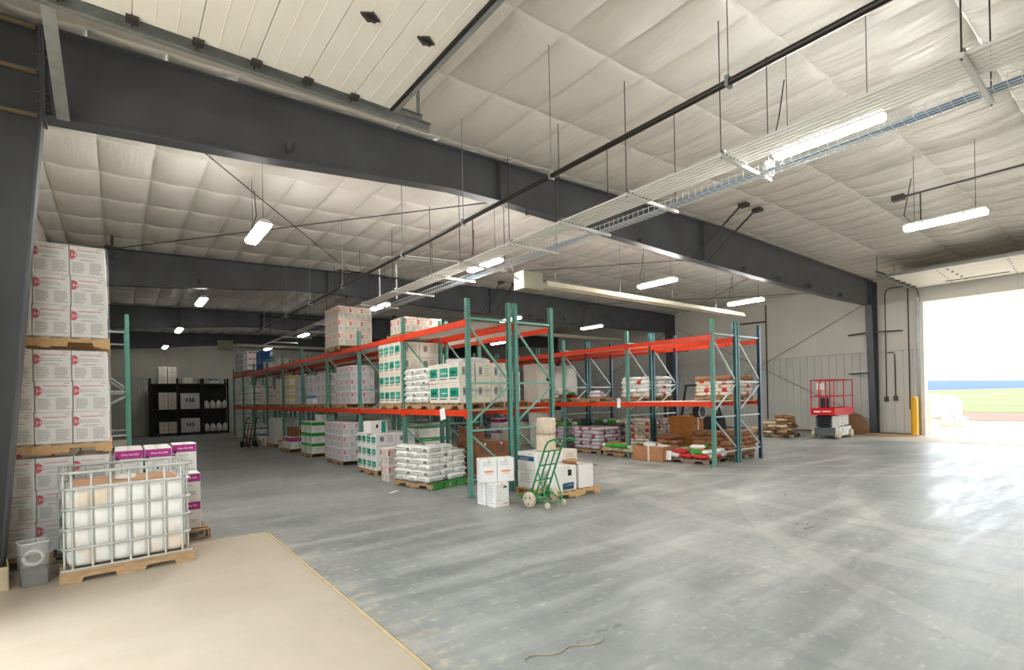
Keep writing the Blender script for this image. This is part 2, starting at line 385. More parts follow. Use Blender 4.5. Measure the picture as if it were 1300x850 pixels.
# quilted roof insulation: one blanket per strip between cross seams, pillowed between the long lines
ceiling = obj('ceiling', MB().box(XL - 0.2, YF - 0.2, 6.5, XR + 0.2, YB + 0.2, 6.6), ['galv'], kind='structure')
SY = 1.487
def blanket(seed):
    r = random.Random(seed); mb = MB(); TS = [0, .028, .08, .18, .34, .5, .66, .82, .92, .972]; SS = [0, .014, .045, .11, .25, .5, .75, .89, .955, .986, 1]; nx, ny = len(TS), len(SS) - 1
    xs = []
    k0 = -8
    lines = [4.38 + 0.762 * k for k in range(k0, 28)]
    lines = [XL] + [x for x in lines if XL + 0.1 < x < XR - 0.1] + [XR]
    vs = []; cols = 0
    for li in range(len(lines) - 1):
        a, b = lines[li], lines[li + 1]
        amp = r.uniform(0.08, 0.11)
        for i in range(nx if li < len(lines) - 2 else nx + 1):
            t = TS[i] if i < nx else 1.0; x = a + (b - a) * t
            for j in range(ny + 1):
                s = SS[j]
                bul = (max(0.0, math.sin(math.pi * t)) ** 0.5) * (max(0.0, math.sin(math.pi * s)) ** 0.42)
                w = 0.009 * math.sin(31 * x + 5 * s + seed) * math.sin(math.pi * s) + 0.006 * math.sin(17 * s + 9 * x)
                vs.append((x, s * SY, cz(x) + 0.115 - amp * bul * 1.15 + w * bul))
            cols += 1
    n = ny + 1; fs = [(c * n + j, c * n + j + 1, (c + 1) * n + j + 1, (c + 1) * n + j) for c in range(cols - 1) for j in range(ny)]
    mb.add(vs, fs, 0, True)
    return mb.mesh('insulation_blanket', ['insulation'])
bl = [blanket(i) for i in range(4)]
tape = MB()
prev = None
for i in range(0, 70):
    x = XL + (XR - XL) * i / 69; x2 = XL + (XR - XL) * (i + 1) / 69
    if i < 69: tape.quad((x, -0.016, cz(x) + 0.108), (x2 - x, 0, cz(x2) - cz(x)), (0, 0.032, 0))
tape = tape.mesh('seam_tape', ['seam_tape'])
for k in range(-2, 26):
    o = obj('insulation_blanket', bl[rng.randrange(4)], parent=ceiling, loc=(0, k * SY, 0))
    if k > -2: obj('seam_tape', tape, parent=ceiling, loc=(0, k * SY, 0))

DY0, DY1, DH = 0.55, 6.02, 5.2
def side_wall(name, x0, x1):
    mb = MB().box(x0, DY1, -0.1, x1, YB, 6.5).box(x0, YF, -0.1, x1, DY0, 6.5).box(x0, DY0, DH, x1, DY1, 6.5)
    return strut(name, mb, ['liner'])
wall_right = side_wall('wall_right', XR, XR + 0.22)
wall_left = side_wall('wall_left', XL - 0.22, XL)
wall_back = strut('wall_back', MB().box(XL, YB, -0.1, XR, YB + 0.2, 6.5), ['liner'])
wall_front = strut('wall_front', MB().box(XL, YF - 0.2, -0.1, XR, YF, 6.5), ['liner'])
def rib_panel(w, h):
    mb = MB(); n = 3; p = w / n; pr = [(0, 0)]
    for i in range(n):
        a = i * p; pr += [(a + p * 0.42, 0), (a + p * 0.46, 0.032), (a + p * 0.56, 0.032), (a + p * 0.60, 0)]
    pr += [(w - 0.004, 0)]
    vs = [(x, 0.008 + d, z) for z in (0.03, h) for x, d in pr]; n = len(pr)
    mb.add(vs, [(i, i + 1, i + 1 + n, i + n) for i in range(n - 1)])
    mb.add([(x, y, h) for x, y in ((0, 0), (w - 0.004, 0), (w - 0.004, 0.03), (0, 0.03))], [(0, 1, 2, 3)])
    return mb.mesh('wall_panel', ['wainscot'])
RP = rib_panel(0.9, 3.36)
def liner_sheet(w, h0, h1):
    mb = MB(); nx, nz = 8, 8; vs = []
    for i in range(nx + 1):
        for j in range(nz + 1):
            s, t = i / nx, j / nz
            b = 0.045 * math.sin(math.pi * s) ** 0.5 * math.sin(math.pi * t) ** 0.4 + 0.008 * math.sin(9 * s + 5 * t)
            vs.append((s * w, 0.004 + max(0, b) * (s not in (0, 1)), h0 + (h1 - h0) * t))
    n = nz + 1; mb.add(vs, [(i * n + j, (i + 1) * n + j, (i + 1) * n + j + 1, i * n + j + 1) for i in range(nx) for j in range(nz)], 0, True)
    return mb.mesh('liner_sheet', ['liner'])
LS = liner_sheet(1.8, 3.4, 6.2)
y = DY1 + 0.14
while y < YB - 0.5:
    obj('wall_panel', RP, parent=wall_right, loc=(XR, y, 0), rot=(0, 0, math.pi / 2))
    obj('wall_panel', RP, parent=wall_left, loc=(XL, y + 0.9, 0), rot=(0, 0, -math.pi / 2)); y += 0.9
y = DY1 + 0.14
while y < YB - 1:
    obj('liner_sheet', LS, parent=wall_right, loc=(XR, y, 0), rot=(0, 0, math.pi / 2))
    obj('liner_sheet', LS, parent=wall_left, loc=(XL, y + 1.8, 0), rot=(0, 0, -math.pi / 2)); y += 1.8
x = XL + 0.05
while x < XR - 0.5:
    obj('wall_panel', RP, parent=wall_back, loc=(x + 0.9, YB, 0), rot=(0, 0, math.pi)); x += 0.9
x = XL + 0.05
while x < XR - 1:
    obj('liner_sheet', LS, parent=wall_back, loc=(x + 1.8, YB, 0), rot=(0, 0, math.pi)); x += 1.8
strut('trim_1', MB().box(XR - 0.05, DY1 + 0.14, 3.37, XR - 0.001, YB, 3.41), ['wainscot'])
strut('trim_2', MB().box(XL + 0.001, DY1 + 0.14, 3.37, XL + 0.05, YB, 3.41), ['wainscot'])
strut('trim_3', MB().box(XL, YB - 0.05, 3.37, XR, YB - 0.001, 3.41), ['wainscot'])
strut('baseboard_right', MB().box(XR - 0.06, DY1 + 0.14, 0.0, XR - 0.001, YB, 0.05), ['rod_dark'])

# ------------------------------------------------------------------ overhead doors
def door(name, xw, s, zt, ncov, label_bits):
    # s = +1: opens into +x (left wall), -1: opens into -x (right wall)
    d = empty(name, (xw, 0, 0)); d['kind'] = 'structure'
    ya, yb = DY0 + 0.02, DY1 - 0.06
    sec = 0.533 if ncov > 6 else 0.6
    mb = MB(); mb.box(0, ya, -0.025, sec - 0.008, yb, 0.025)
    for q in (0.33, 0.66): mb.box(sec * q - 0.004, ya, -0.029, sec * q + 0.004, yb, -0.025)
    me = mb.mesh('door_section', ['panel_white'])
    hin = MB().box(-0.03, -0.03, -0.06, 0.03, 0.03, -0.025).tube((0, -0.035, -0.055), (0, 0.035, -0.055), 0.012).mesh('hinge', ['galv'])
    rol = MB().tube((0, 0, -0.045), (0, 0.15, -0.045), 0.008).tube((0, 0.13, -0.045), (0, 0.16, -0.045), 0.04).box(-0.05, -0.06, -0.06, 0.05, 0.04, -0.03).mesh('roller', ['rod_dark'])
    x0 = 0.45
    for k in range(ncov):
        o = obj('door_section', me, parent=d, loc=(s * (x0 + k * sec) if s > 0 else -(x0 + (k + 1) * sec), 0, zt))
        if k:
            obj('roller', rol, parent=d, loc=(s * (x0 + k * sec), yb, zt)); obj('roller', rol, parent=d, loc=(s * (x0 + k * sec), ya, zt), rot=(0, 0, math.pi))
            for q in ((0.28, 0.72) if s < 0 else ()): obj('hinge', hin, parent=d, loc=(s * (x0 + k * sec), ya + (yb - ya) * q, zt))
    xe = x0 + ncov * sec
    obj('bottom_bar', MB().box(s * xe - 0.03, ya, zt - 0.05, s * xe + 0.03, yb, zt + 0.035), ['galv'], d)
    obj('weather_seal', MB().box(s * (xe - 0.055) - 0.012, ya, zt - 0.056, s * (xe - 0.055) + 0.012, yb, zt - 0.025), ['rubber'], d)
    # tracks: angle + channel, curved down into the jamb
    for yy, q in ((yb + 0.09, 1), (ya - 0.09, -1)):
        t = MB()
        x1 = xe + 0.55
        t.box(min(0.3 * s, s * x1), yy + 0.02 * q - 0.004, zt - 0.1, max(0.3 * s, s * x1), yy + 0.02 * q + 0.004, zt + 0.0)
        t.box(min(0.3 * s, s * x1), yy - 0.03, zt + 0.0, max(0.3 * s, s * x1), yy + 0.03, zt + 0.008)
        t.box(min(0.3 * s, s * x1), yy - 0.03, zt - 0.108, max(0.3 * s, s * x1), yy + 0.03, zt - 0.1)
        t.box(min(0.3 * s, s * x1), yy + 0.045 * q - 0.003, zt + 0.03, max(0.3 * s, s * (x1 - 0.1)), yy + 0.045 * q + 0.003, zt + 0.11)
        t.box(min(0.3 * s, s * x1), yy + 0.045 * q - 0.03, zt + 0.105, max(0.3 * s, s * (x1 - 0.1)), yy + 0.045 * q + 0.03, zt + 0.111)
        pts = [(s * 0.5, yy, zt - 0.05), (s * 0.32, yy, zt - 0.06), (s * 0.2, yy, zt - 0.13), (s * 0.11, yy, zt - 0.27), (s * 0.08, yy, zt - 0.5), (s * 0.08, yy, 0.05)]
        for p0, p1 in zip(pts, pts[1:]): t.bar(p0, p1, 0.06, 0.05)
        obj('track', t, ['galv'], d)
        for xx in (0.6, 1.6, 2.7, x1 - 0.15):
            obj('track_hanger', MB().box(s * xx - 0.025, yy - 0.004 + 0.05 * q, zt + 0.1, s * xx + 0.025, yy + 0.004 + 0.05 * q, cz(xw + s * xx) + 0.08), ['galv'], d)
    for yy, q in ((DY1, 1), (DY0, -1)):
        j = MB().box(-0.14 if s < 0 else -0.23, yy - (0.12 if q > 0 else 0), 0, 0.23 if s < 0 else 0.14, yy + (0 if q > 0 else 0.12), DH)
        obj('jamb', j, ['panel_white'], d)
        obj('jamb_angle', MB().box(min(0, s * 0.12), yy + q * 0.02 - 0.02, 0, max(0, s * 0.12), yy + q * 0.02 + 0.06 * (q > 0) + 0.02, DH + 0.1), ['galv'], d)
    obj('header', MB().box(min(-0.2 * s, 0.12 * s), DY0, DH - 0.02, max(-0.2 * s, 0.12 * s), DY1, DH + 0.02), ['panel_white'], d)
    obj('header_face', MB().box(min(0, s * 0.03), DY0 - 0.1, DH + 0.02, max(0, s * 0.03), DY1 + 0.1, cz(xw) + 0.05), ['panel_white'], d)
    obj('torsion_shaft', MB().tube((s * 0.25, DY0 - 0.2, zt + 0.18), (s * 0.25, DY1 + 0.15, zt + 0.18), 0.016).tube((s * 0.25, 2.4, zt + 0.18), (s * 0.25, 3.2, zt + 0.18), 0.04).tube((s * 0.25, 3.4, zt + 0.18), (s * 0.25, 4.2, zt + 0.18), 0.04), ['pipe_black'], d)
    return d, xe
d1, _ = door('door_1', XR, -1, 5.72, 6, '')
d2, xe2 = door('door_2', XL, 1, 5.5, 7, '')
# window slots and bolt dimples on the right door sections, lift handles on the left ones
for yy in (4.6, 3.75): obj('door_slot', MB().box(-1.12, yy - 0.42, 5.685, -1.0, yy + 0.42, 5.694), ['rubber'], d1)
for q in range(7): obj('door_bolt', MB().tube((-0.75 - q * 0.45, 4.9 - 0.03 * q, 5.68), (-0.75 - q * 0.45, 4.9 - 0.03 * q, 5.695), 0.035, 10), ['galv'], d1)
for q in range(7): obj('door_bolt', MB().tube((-0.75 - q * 0.45, 3.2 - 0.03 * q, 5.68), (-0.75 - q * 0.45, 3.2 - 0.03 * q, 5.695), 0.035, 10), ['galv'], d1)
for xx, yy in ((3.31, 4.62), (3.89, 4.6)):
    obj('handle_plate', MB().prism([(xx - 0.1, yy), (xx, yy - 0.07), (xx + 0.1, yy), (xx, yy + 0.07)], 5.455, 5.475, 'z').tube((xx - 0.05, yy, 5.44), (xx + 0.05, yy, 5.44), 0.018), ['rod_dark'], d2)

# ------------------------------------------------------------------ steel portal frames
def frame(y, label):
    f = thing('steel_frame', label, 'frame', (0, y, 0))
    xl, xr = -0.57, 24.2
    top = [(xl, cz(xl)), (6.5, cz(6.5)), (13, cz(13)), (xr, cz(xr))]
    bot = [(xl, 4.985), (1.6, 5.13), (4.55, 5.40), (5.8, 5.41), (8.5, 5.33), (11.5, 5.26), (15, 5.22), (20.8, 5.18), (xr, 5.25)]
    def part(n, mb, mats=('steel_frame',)): return obj(n, mb, list(mats), f)
    part('rafter_web', MB().prism(top + bot[::-1], -0.006, 0.006, 'y'))
    tf = MB(); [tf.bar((a[0], 0, a[1] - 0.008), (b[0], 0, b[1] - 0.008), 0.22, 0.018) for a, b in zip(top, top[1:])]; part('top_flange', tf)
    bf = MB(); [bf.bar((a[0] - 0.004, 0, a[1]), (b[0] + 0.004, 0, b[1]), 0.22, 0.02) for a, b in zip(bot, bot[1:])]; part('bottom_flange', bf)
    # left column, tapered
    xw = XL + 0.04
    part('column_web', MB().prism([(xw, 0), (-1.0, 0), (-0.6, 4.99), (-0.6, cz(-0.6)), (xw, cz(xw))], -0.006, 0.006, 'y'))
    part('column_flange', MB().bar((-1.0, 0, 0.0), (-0.605, 0, 4.99), 0.24, 0.022, up=(1, 0, 0)).bar((-0.605, 0, 4.99), (-0.605, 0, cz(-0.6)), 0.24, 0.022, up=(1, 0, 0)))
    part('column_flange', MB().box(xw - 0.02, -0.12, 0, xw, 0.12, cz(xw)))
    for z in (4.985, 5.46, cz(-0.6) - 0.03):
        part('stiffener', MB().box(xw, -0.115, z - 0.009, -0.61, 0.115, z + 0.009))
        part('primer_streak', MB().box(xw + 0.03, -0.112, z - 0.012, -0.64, -0.03, z - 0.0095), ['steel_dust'])
    part('splice_plate', MB().box(-0.592, -0.12, 4.93, -0.57, 0.12, cz(-0.6) - 0.01))
    b = MB()
    for z in (5.06, 5.14, 5.25, 5.65, 5.75, 5.85):
        for yy in (-0.07, 0.07): b.tube((-0.57, yy, z), (-0.545, yy, z), 0.018, 6).tube((-0.64, yy, z), (-0.616, yy, z), 0.018, 6)
    part('bolts', b).__setitem__('kind', 'stuff')
    # right column, tapered
    part('column_web', MB().prism([(24.5, 0), (24.86, 0), (24.86, cz(24.8)), (24.22, cz(24.2)), (24.22, 5.25)], -0.006, 0.006, 'y'))
    part('column_flange', MB().bar((24.5, 0, 0.0), (24.22, 0, 5.25), 0.24, 0.022, up=(1, 0, 0)).bar((24.22, 0, 5.25), (24.22, 0, cz(24.2)), 0.24, 0.022, up=(1, 0, 0)))
    part('column_flange', MB().box(24.84, -0.12, 0, 24.86, 0.12, cz(24.8)))
    part('base_plate', MB().box(24.45, -0.15, 0, 24.88, 0.15, 0.025)); part('base_plate', MB().box(XL + 0.02, -0.15, 0, -0.94, 0.15, 0.025))
    for z in (5.25, cz(24.2) - 0.03): part('stiffener', MB().box(24.23, -0.11, z - 0.009, 24.84, 0.11, z + 0.009))
    # splices along the rafter
    for xx in (5.6, 12.2):
        zt = cz(xx); part('splice_plate', MB().box(xx - 0.012, -0.11, 5.30 if xx > 8 else 5.42, xx + 0.012, 0.11, zt - 0.02))
    for xx in (1.93, 6.25, 9.6, 14.3, 16.4, 18.6, 21.2):
        part('clip', MB().box(xx - 0.02, -0.12, 5.3, xx + 0.02, -0.01, 5.42))
    # kicker braces from the lower flange to the roof, and girt braces on the wall columns
    for xx in (11.75, 12.4):
        part('flange_brace', MB().bar((xx, -0.08, 5.30), (xx + 0.03, -1.38, cz(xx) - 0.02), 0.055, 0.012).bar((xx, -0.08, 5.31), (xx + 0.03, -1.38, cz(xx) - 0.01), 0.012, 0.05))
        part('brace_cleat', MB().box(xx - 0.06, -1.5, cz(xx) - 0.1, xx + 0.12, -1.3, cz(xx) - 0.02), ['rod_dark'])
    for q in (-1, 1):
        for z in ((4.15,) if q < 0 else (4.15, 2.5)):
            part('girt_brace', MB().bar((24.3, 0.1 * q, z), (24.85, 0.95 * q, z), 0.05, 0.05), ['rod_dark'])
    return f
LAB = ['dark grey steel portal frame at the front wall behind the viewer', 'nearest grey steel portal frame with wide rafter crossing the whole hall',
       'second dark steel portal frame beyond the first bay of racks', 'third dark steel portal frame deep in the unlit hall', 'farthest dark steel portal frame against the end wall']
for yy, lb in zip(FRAMES, LAB): frame(yy, lb)

# rod bracing in the roof and on the right wall
def rod(name, p0, p1, label, r=0.011, group=None):
    o = obj(name, MB().tube(p0, p1, r, 6), ['rod_dark']); return tag(o, label, 'brace rod', group)
rod('roof_rod', (0.0, 7.75, 5.78), (6.6, 16.95, 5.95), 'thin roof brace rod running from nearest rafter left end to second rafter')
rod('roof_rod', (-0.5, 17.0, 5.80), (7.0, 7.75, 5.92), 'thin roof brace rod crossing above the left aisle light')
rod('roof_rod', (11.0, 13.5, 6.1), (15.8, 7.75, 6.05), 'thin roof brace rod above the radiant heater tube')
rod('roof_rod', (17.0, 7.75, 6.03), (24.3, 16.9, 5.9), 'thin roof brace rod slanting toward the second frame right column')
rod('roof_rod', (16.5, 16.9, 5.95), (24.3, 7.8, 5.9), 'thin roof brace rod ending at nearest frame right column')
rod('wall_rod', (24.82, 7.75, 5.45), (24.82, 17.0, 0.6), 'wall brace rod dropping from nearest right column to far base')
rod('wall_rod', (24.82, 7.75, 0.55), (24.82, 17.0, 5.5), 'wall brace rod rising from nearest right column base')
rod('wall_rod', (24.82, 17.4, 5.45), (24.82, 26.6, 0.6), 'wall brace rod behind racks dropping away from second right column')
rod('wall_rod', (XL + 0.08, 7.8, 5.4), (XL + 0.08, 17.0, 0.6), 'wall brace rod on left wall behind the tall carton stack')
hb = thing('hanger_bracket', 'dark T-shaped sprinkler bracket hanging from roof above left cartons', 'bracket', (-0.05, 15.9, 0))
obj('stem', MB().box(-0.035, -0.035, 5.42, 0.035, 0.035, cz(0)), ['rod_dark'], hb); obj('arm', MB().box(-0.16, -0.03, 5.68, 0.22, 0.03, 5.73), ['rod_dark'], hb)
tag(obj('track_strap', MB().bar((-0.42, 7.36, 4.95), (-0.46, 6.35, 5.62), 0.11, 0.010), ['galv']), 'light grey flat strap hanging from door track to nearest rafter', 'strap')

# ------------------------------------------------------------------ services under the roof
def rods_from(mb, x, y, z, r=0.006): mb.tube((x, y, z), (x, y, cz(x) + 0.02), r, 6)
g = thing('gas_pipe', 'long black gas pipe running the length of the roof', 'pipe', (4.226, 0, 4.51))
obj('pipe_run', MB().tube((0, -1.8, 0), (0, 21.5, 0), 0.03, 12), ['pipe_black'], g)
for yy in (0.3, 2.32, 4.6, 6.6, 8.7, 11.9, 14.5, 17.0, 20):
    h = MB(); h.tube((0, yy, 0), (0, yy, cz(4.2) - 4.51), 0.006, 6).box(-0.04, yy - 0.015, -0.045, 0.04, yy + 0.015, 0.05); obj('pipe_hanger', h, ['galv'], g)
obj('branch', MB().path([(0, 12.1, 0), (0, 12.1, 0.42), (0.5, 12.1, 0.42), (2.3, 12.1, 0.40)], 0.022), ['pipe_black'], g)
obj('branch', MB().path([(0, 20.6, 0), (0, 20.6, 0.5), (2.3, 20.6, 0.5)], 0.022), ['pipe_black'], g)

NC = 7
nth = ['first', 'second', 'third', 'fourth', 'fifth', 'sixth', 'seventh']
ENDY = [30.0, 29.8, 24.0, 24.0, 17.0, 12.0, 6.1]
for k in range(NC):
    x = 5.69 + k * 0.078
    tag(obj('conduit_pipe', MB().tube((x, -1.9, 4.634), (x, ENDY[k], 4.634), 0.0155, 10), ['conduit']), f'{nth[k]} white conduit from the left in the bundle under the roof', 'conduit', 'parallel conduits under the roof')
TY = [1.05, 3.2, 4.6, 5.95, 7.28, 8.95, 10.2, 12.2, 14.4, 16.6, 18.8, 21.0, 23.2, 25.4, 27.6]
tn = MB().box(5.60, -0.021, 4.575, 6.82, 0.021, 4.616)
tm = tn.mesh('strut_bar', ['white_metal']); tg = MB()
for xx in (5.63, 6.78): tg.tube((xx, 0, 4.56), (xx, 0, cz(xx) + 0.03), 0.007, 6)
for i, yy in enumerate(TY):
    t = thing('trapeze_hanger', f'white trapeze strut under the conduits, {["nearest","second","third","fourth","fifth","sixth","seventh","eighth","ninth","tenth","eleventh","twelfth","thirteenth","fourteenth","farthest"][i]} from the viewer', 'hanger', (0, yy, 0), 0, 'trapeze hangers')
    obj('strut_bar', tm, parent=t)
    for xx in (5.63, 6.78): obj('threaded_rod', MB().tube((xx, 0, 4.56), (xx, 0, cz(xx) + 0.03), 0.007, 6), ['rod_dark'], t)
    cl = MB(); [cl.box(5.69 + k * 0.078 - 0.024, -0.016, 4.617, 5.69 + k * 0.078 + 0.024, 0.016, 4.674) for k in range(NC) if ENDY[k] > yy]
    obj('pipe_clamps', cl, ['galv'], t)['kind'] = 'stuff'
ct = thing('cable_tray', 'white wire basket cable tray beside the conduit bundle', 'cable tray', (6.62, 0, 4.62))
w = MB(); yy = -1.8
for xx in (-0.09, -0.03, 0.03, 0.09): obj('tray_wire', MB().tube((xx, -1.8, 0), (xx, 24, 0), 0.005, 5), ['white_metal'], ct)
for xx in (-0.11, 0.11): obj('tray_wire', MB().tube((xx, -1.8, 0.075), (xx, 24, 0.075), 0.005, 5), ['white_metal'], ct)
while yy < 24: w.path([(-0.11, yy, 0.095), (-0.11, yy, 0), (0.11, yy, 0), (0.11, yy, 0.095)], 0.004, 5); yy += 0.1
obj('cross_wires', w, ['white_metal'], ct)['kind'] = 'stuff'
for k, r in ((0, 0.014), (1, 0.014), (2, 0.012)):
    tag(obj('data_cable', MB().path([(6.58 + k * 0.035, yy, 4.645 + 0.012 * math.sin(yy * 2 + k)) for yy in [q * 0.8 - 1.8 for q in range(33)]], r, 6), ['cable_blue']), ['leftmost blue cable lying in the wire cable tray', 'middle blue cable lying in the wire cable tray', 'rightmost blue cable lying in the wire cable tray'][k], 'cable', 'blue cables in the tray')
co = thing('cable_coil', 'white cable coil tied to the second trapeze strut', 'cable', (6.7, 3.16, 4.70))
obj('coil', MB().path([(0.1 * math.cos(a), 0.03 * math.sin(a * 0.3), 0.1 * math.sin(a)) for a in [q * 0.5 for q in range(40)]], 0.009, 6), ['white_metal'], co)
obj('drop_wire', MB().tube((0.05, -0.1, 0), (0.05, -0.35, 0.32), 0.006), ['white_metal'], co)
for k, (x, y, l) in enumerate(((5.9, 13.65, 'left bent white riser conduit above the tall gray cartons'), (6.25, 13.3, 'right bent white riser conduit above the tall gray cartons'))):
    tag(obj('riser_conduit', MB().path([(x, y, 4.65), (x, y, 5.6), (x + 0.05, y, 5.8), (x + 0.25, y, 5.9), (x + 2.2, y, 6.0)], 0.022), ['conduit']), l, 'conduit')

# strip lights
def strip_light(x, y, label, z=5.0):
    t = thing('strip_light', label, 'ceiling light', (x, y, z), 0, 'LED strip lights')
    return t
lp = thing('strip_light', 'x', 'ceiling light'); LABELS.clear()
pr = [(-0.105, 0), (-0.09, 0.045), (-0.04, 0.07), (0.04, 0.07), (0.09, 0.045), (0.105, 0)]
obj('housing', MB().prism([(p[0], p[1]) for p in pr], -0.61, 0.61, 'y'), ['white_metal'], lp)
df = [(-0.11, 0.0), (-0.108, -0.04), (-0.07, -0.075), (0.07, -0.075), (0.108, -0.04), (0.11, 0.0)]
obj('diffuser', MB().prism(df, -0.6, 0.6, 'y'), ['lamp_glow'], lp)
for q in (-0.45, 0.45): obj('suspension_wire', MB().tube((0, q, 0.07), (0, q, 1.36), 0.005, 5), ['rod_dark'], lp)
for q in (-0.3, 0.3): obj('clip', MB().box(-0.115, q - 0.015, -0.02, 0.115, q + 0.015, 0.02), ['galv'], lp)
obj('whip', MB().path([(0, 0.5, 0.07), (0.02, 0.62, 0.25), (0.1, 0.6, 0.5), (0.05, 0.5, 0.95)], 0.009, 6), ['rod_dark'], lp)
LGT = [(7.0, 2.6, 'long glowing strip light nearest the viewer beside the conduits'), (12.35, 2.6, 'glowing strip light in front of the right overhead door'),
       (2.12, 10.4, 'nearest glowing light over the left aisle'), (2.1, 18.4, 'second glowing light over the left aisle'), (2.12, 26.0, 'third glowing light over the left aisle'), (2.12, 34.0, 'farthest glowing light over the left aisle'),
       (6.95, 9.98, 'double-length light beside the conduits over near left rack'), (12.2, 8.95, 'glowing strip light above the radiant heater tube'), (17.4, 9.1, 'glowing strip light above the right rack near its end'),
       (12.7, 16.45, 'glowing strip light seen through the top of near rack frame'), (17.44, 16.45, 'glowing strip light beyond second frame above right rack'),
       (7.08, 16.4, 'glowing light over left rack between second and first frames'), (7.08, 25.4, 'glowing light over far part of left rack'), (7.08, 32.75, 'farthest glowing light over left rack by end wall'),
       (17.64, 24.1, 'low glowing light behind near rack posts far inside hall'), (12.7, 25.0, 'far glowing light in middle of the hall third bay'), (12.7, 33.0, 'farthest glowing light in the middle of hall')]
dim = MB().prism(df, -0.6, 0.6, 'y').mesh('diffuser', ['lamp_glow_dim'])
for x, y, lb in LGT:
    o = dup(lp, (x, y, 5.0), label=lb, group='LED strip lights')
    if y > 14:
        for ch in o.children:
            if ch.name.startswith('diffuser'): ch.data = dim
kill(lp)
# radiant tube heaters
def heater(x, y, z, L, label):
    t = thing('radiant_heater', label, 'heater', (x, y, z))
    obj('burner_box', MB().cbox(-0.35, -0.2, -0.2, 0.3, 0.2, 0.25, 0.015), ['heater_box'], t)
    obj('gas_inlet', MB().path([(-0.35, 0, 0.05), (-0.5, 0, 0.1), (-0.55, 0.05, 0.5)], 0.02), ['rod_dark'], t)
    obj('radiant_tube', MB().tube((0.3, 0, 0.02), (L, 0, 0.02), 0.055, 10), ['heater_tube'], t)
    obj('reflector', MB().prism([(-0.16, -0.03), (-0.08, 0.11), (0.08, 0.11), (0.16, -0.03), (0.15, -0.03), (0.075, 0.1), (-0.075, 0.1), (-0.15, -0.03)], 0.5, L - 0.1, 'x'), ['heater_tube'], t)
    q = 0.9
    while q < L: obj('chain', MB().tube((q, 0, 0.11), (q, 0, cz(x + q) - z), 0.006, 5), ['galv'], t); q += 2.6
    return t
heater(8.35, 10.0, 4.72, 10.6, 'long cream radiant tube heater with square burner box, in front bay')
heater(14.0, 18.6, 4.78, 8.2, 'farther cream radiant tube heater behind the near rack posts')
heater(4.4, 29.5, 4.75, 5.5, 'dim radiant tube heater far over the left rack')
lr = thing('light_feed_pipe', 'thin dark conduit feeding the light near the right door', 'conduit', (12.25, 0, 5.62))
obj('run', MB().tube((0.1, -1.5, 0), (0.1, 3.3, 0), 0.018, 8), ['rod_dark'], lr); obj('box', MB().box(0.03, 3.2, -0.05, 0.17, 3.4, 0.05), ['rod_dark'], lr); obj('drop', MB().tube((0.1, 2.95, 0), (0.1, 2.95, -0.55), 0.012), ['rod_dark'], lr)

# conduits and outlet boxes on the right wall
def wconduit(pts, boxz, label):
    t = thing('wall_conduit', label, 'conduit', (XR - 0.06, 0, 0))
    obj('conduit', MB().path(pts, 0.018, 8), ['rod_dark'], t)
    if boxz: obj('outlet_box', MB().cbox(-0.06, pts[-1][1] - 0.07, boxz - 0.1, 0.02, pts[-1][1] + 0.07, boxz + 0.1), ['rod_dark'], t)
wconduit([(0, 6.45, 5.9), (0, 6.9, 5.9), (0, 7.1, 5.85), (0, 7.16, 5.7), (0, 7.17, 1.5)], 1.42, 'dark bent conduit with outlet box beside nearest right column')
wconduit([(0, 7.12, 3.3), (0, 6.95, 3.3), (0, 6.87, 3.22), (0, 6.86, 1.5)], 1.45, 'short bent conduit with outlet box left of the right door')
wconduit([(0, 6.4, 5.85), (0, 6.4, 1.0)], 0, 'dark vertical conduit along the right door jamb')
t = thing('wall_conduit', 'tall dark conduit on right wall behind the right rack end', 'conduit', (XR - 0.06, 12.0, 0)); obj('conduit', MB().tube((0, 0, 0.5), (0, 0, 6.0), 0.03, 8), ['rod_dark'], t); obj('bracket', MB().bar((0, 0, 5.2), (0, 1.3, 5.22), 0.05, 0.07), ['rod_dark'], t)

# ------------------------------------------------------------------ outside
gr = obj('ground', MB().box(-120, -250, -0.4, XL - 0.56, 300, -0.06).box(XR + 0.56, -250, -0.4, 60, 300, -0.06), ['gravel'], kind='structure')
obj('dirt_strip', MB().box(38, -250, -0.12, 52, 300, -0.03), ['dirt_brown'], gr)
fl = MB(); vs = []; nx, ny = 14, 24
for i in range(nx + 1):
    for j in range(ny + 1):
        x = 50 + 350 * (i / nx) ** 1.6; yq = -300 + 700 * j / ny; vs.append((x, yq, -0.02 + 0.0023 * (x - 50) + 0.25 * math.sin(yq * 0.03 + x * 0.02) * min(1, (x - 50) / 60)))
fl.add(vs, [(i * (ny + 1) + j, (i + 1) * (ny + 1) + j, (i + 1) * (ny + 1) + j + 1, i * (ny + 1) + j + 1) for i in range(nx) for j in range(ny)], 0, True)
tag(obj('field', fl, ['field_green'], kind='stuff'), 'yellow-green grass field beyond the right door', 'field')
hl = MB(); vs = []; n = 90
for i in range(n + 1):
    yq = -500 + 1300 * i / n; h = 5.6 + 1.4 * math.sin(i * 0.35) + 0.8 * math.sin(i * 0.9 + 1)
    vs += [(420, yq, -1), (470, yq, h), (640, yq, h * 0.9), (640, yq, -1)]
hl.add(vs, [(i * 4 + k, i * 4 + 4 + k, i * 4 + 5 + k, i * 4 + 1 + k) for i in range(n) for k in range(3)], 0, True)
tag(obj('hills', hl, ['hill_haze_blue']), 'low blue hills on the horizon beyond the field', 'hills')
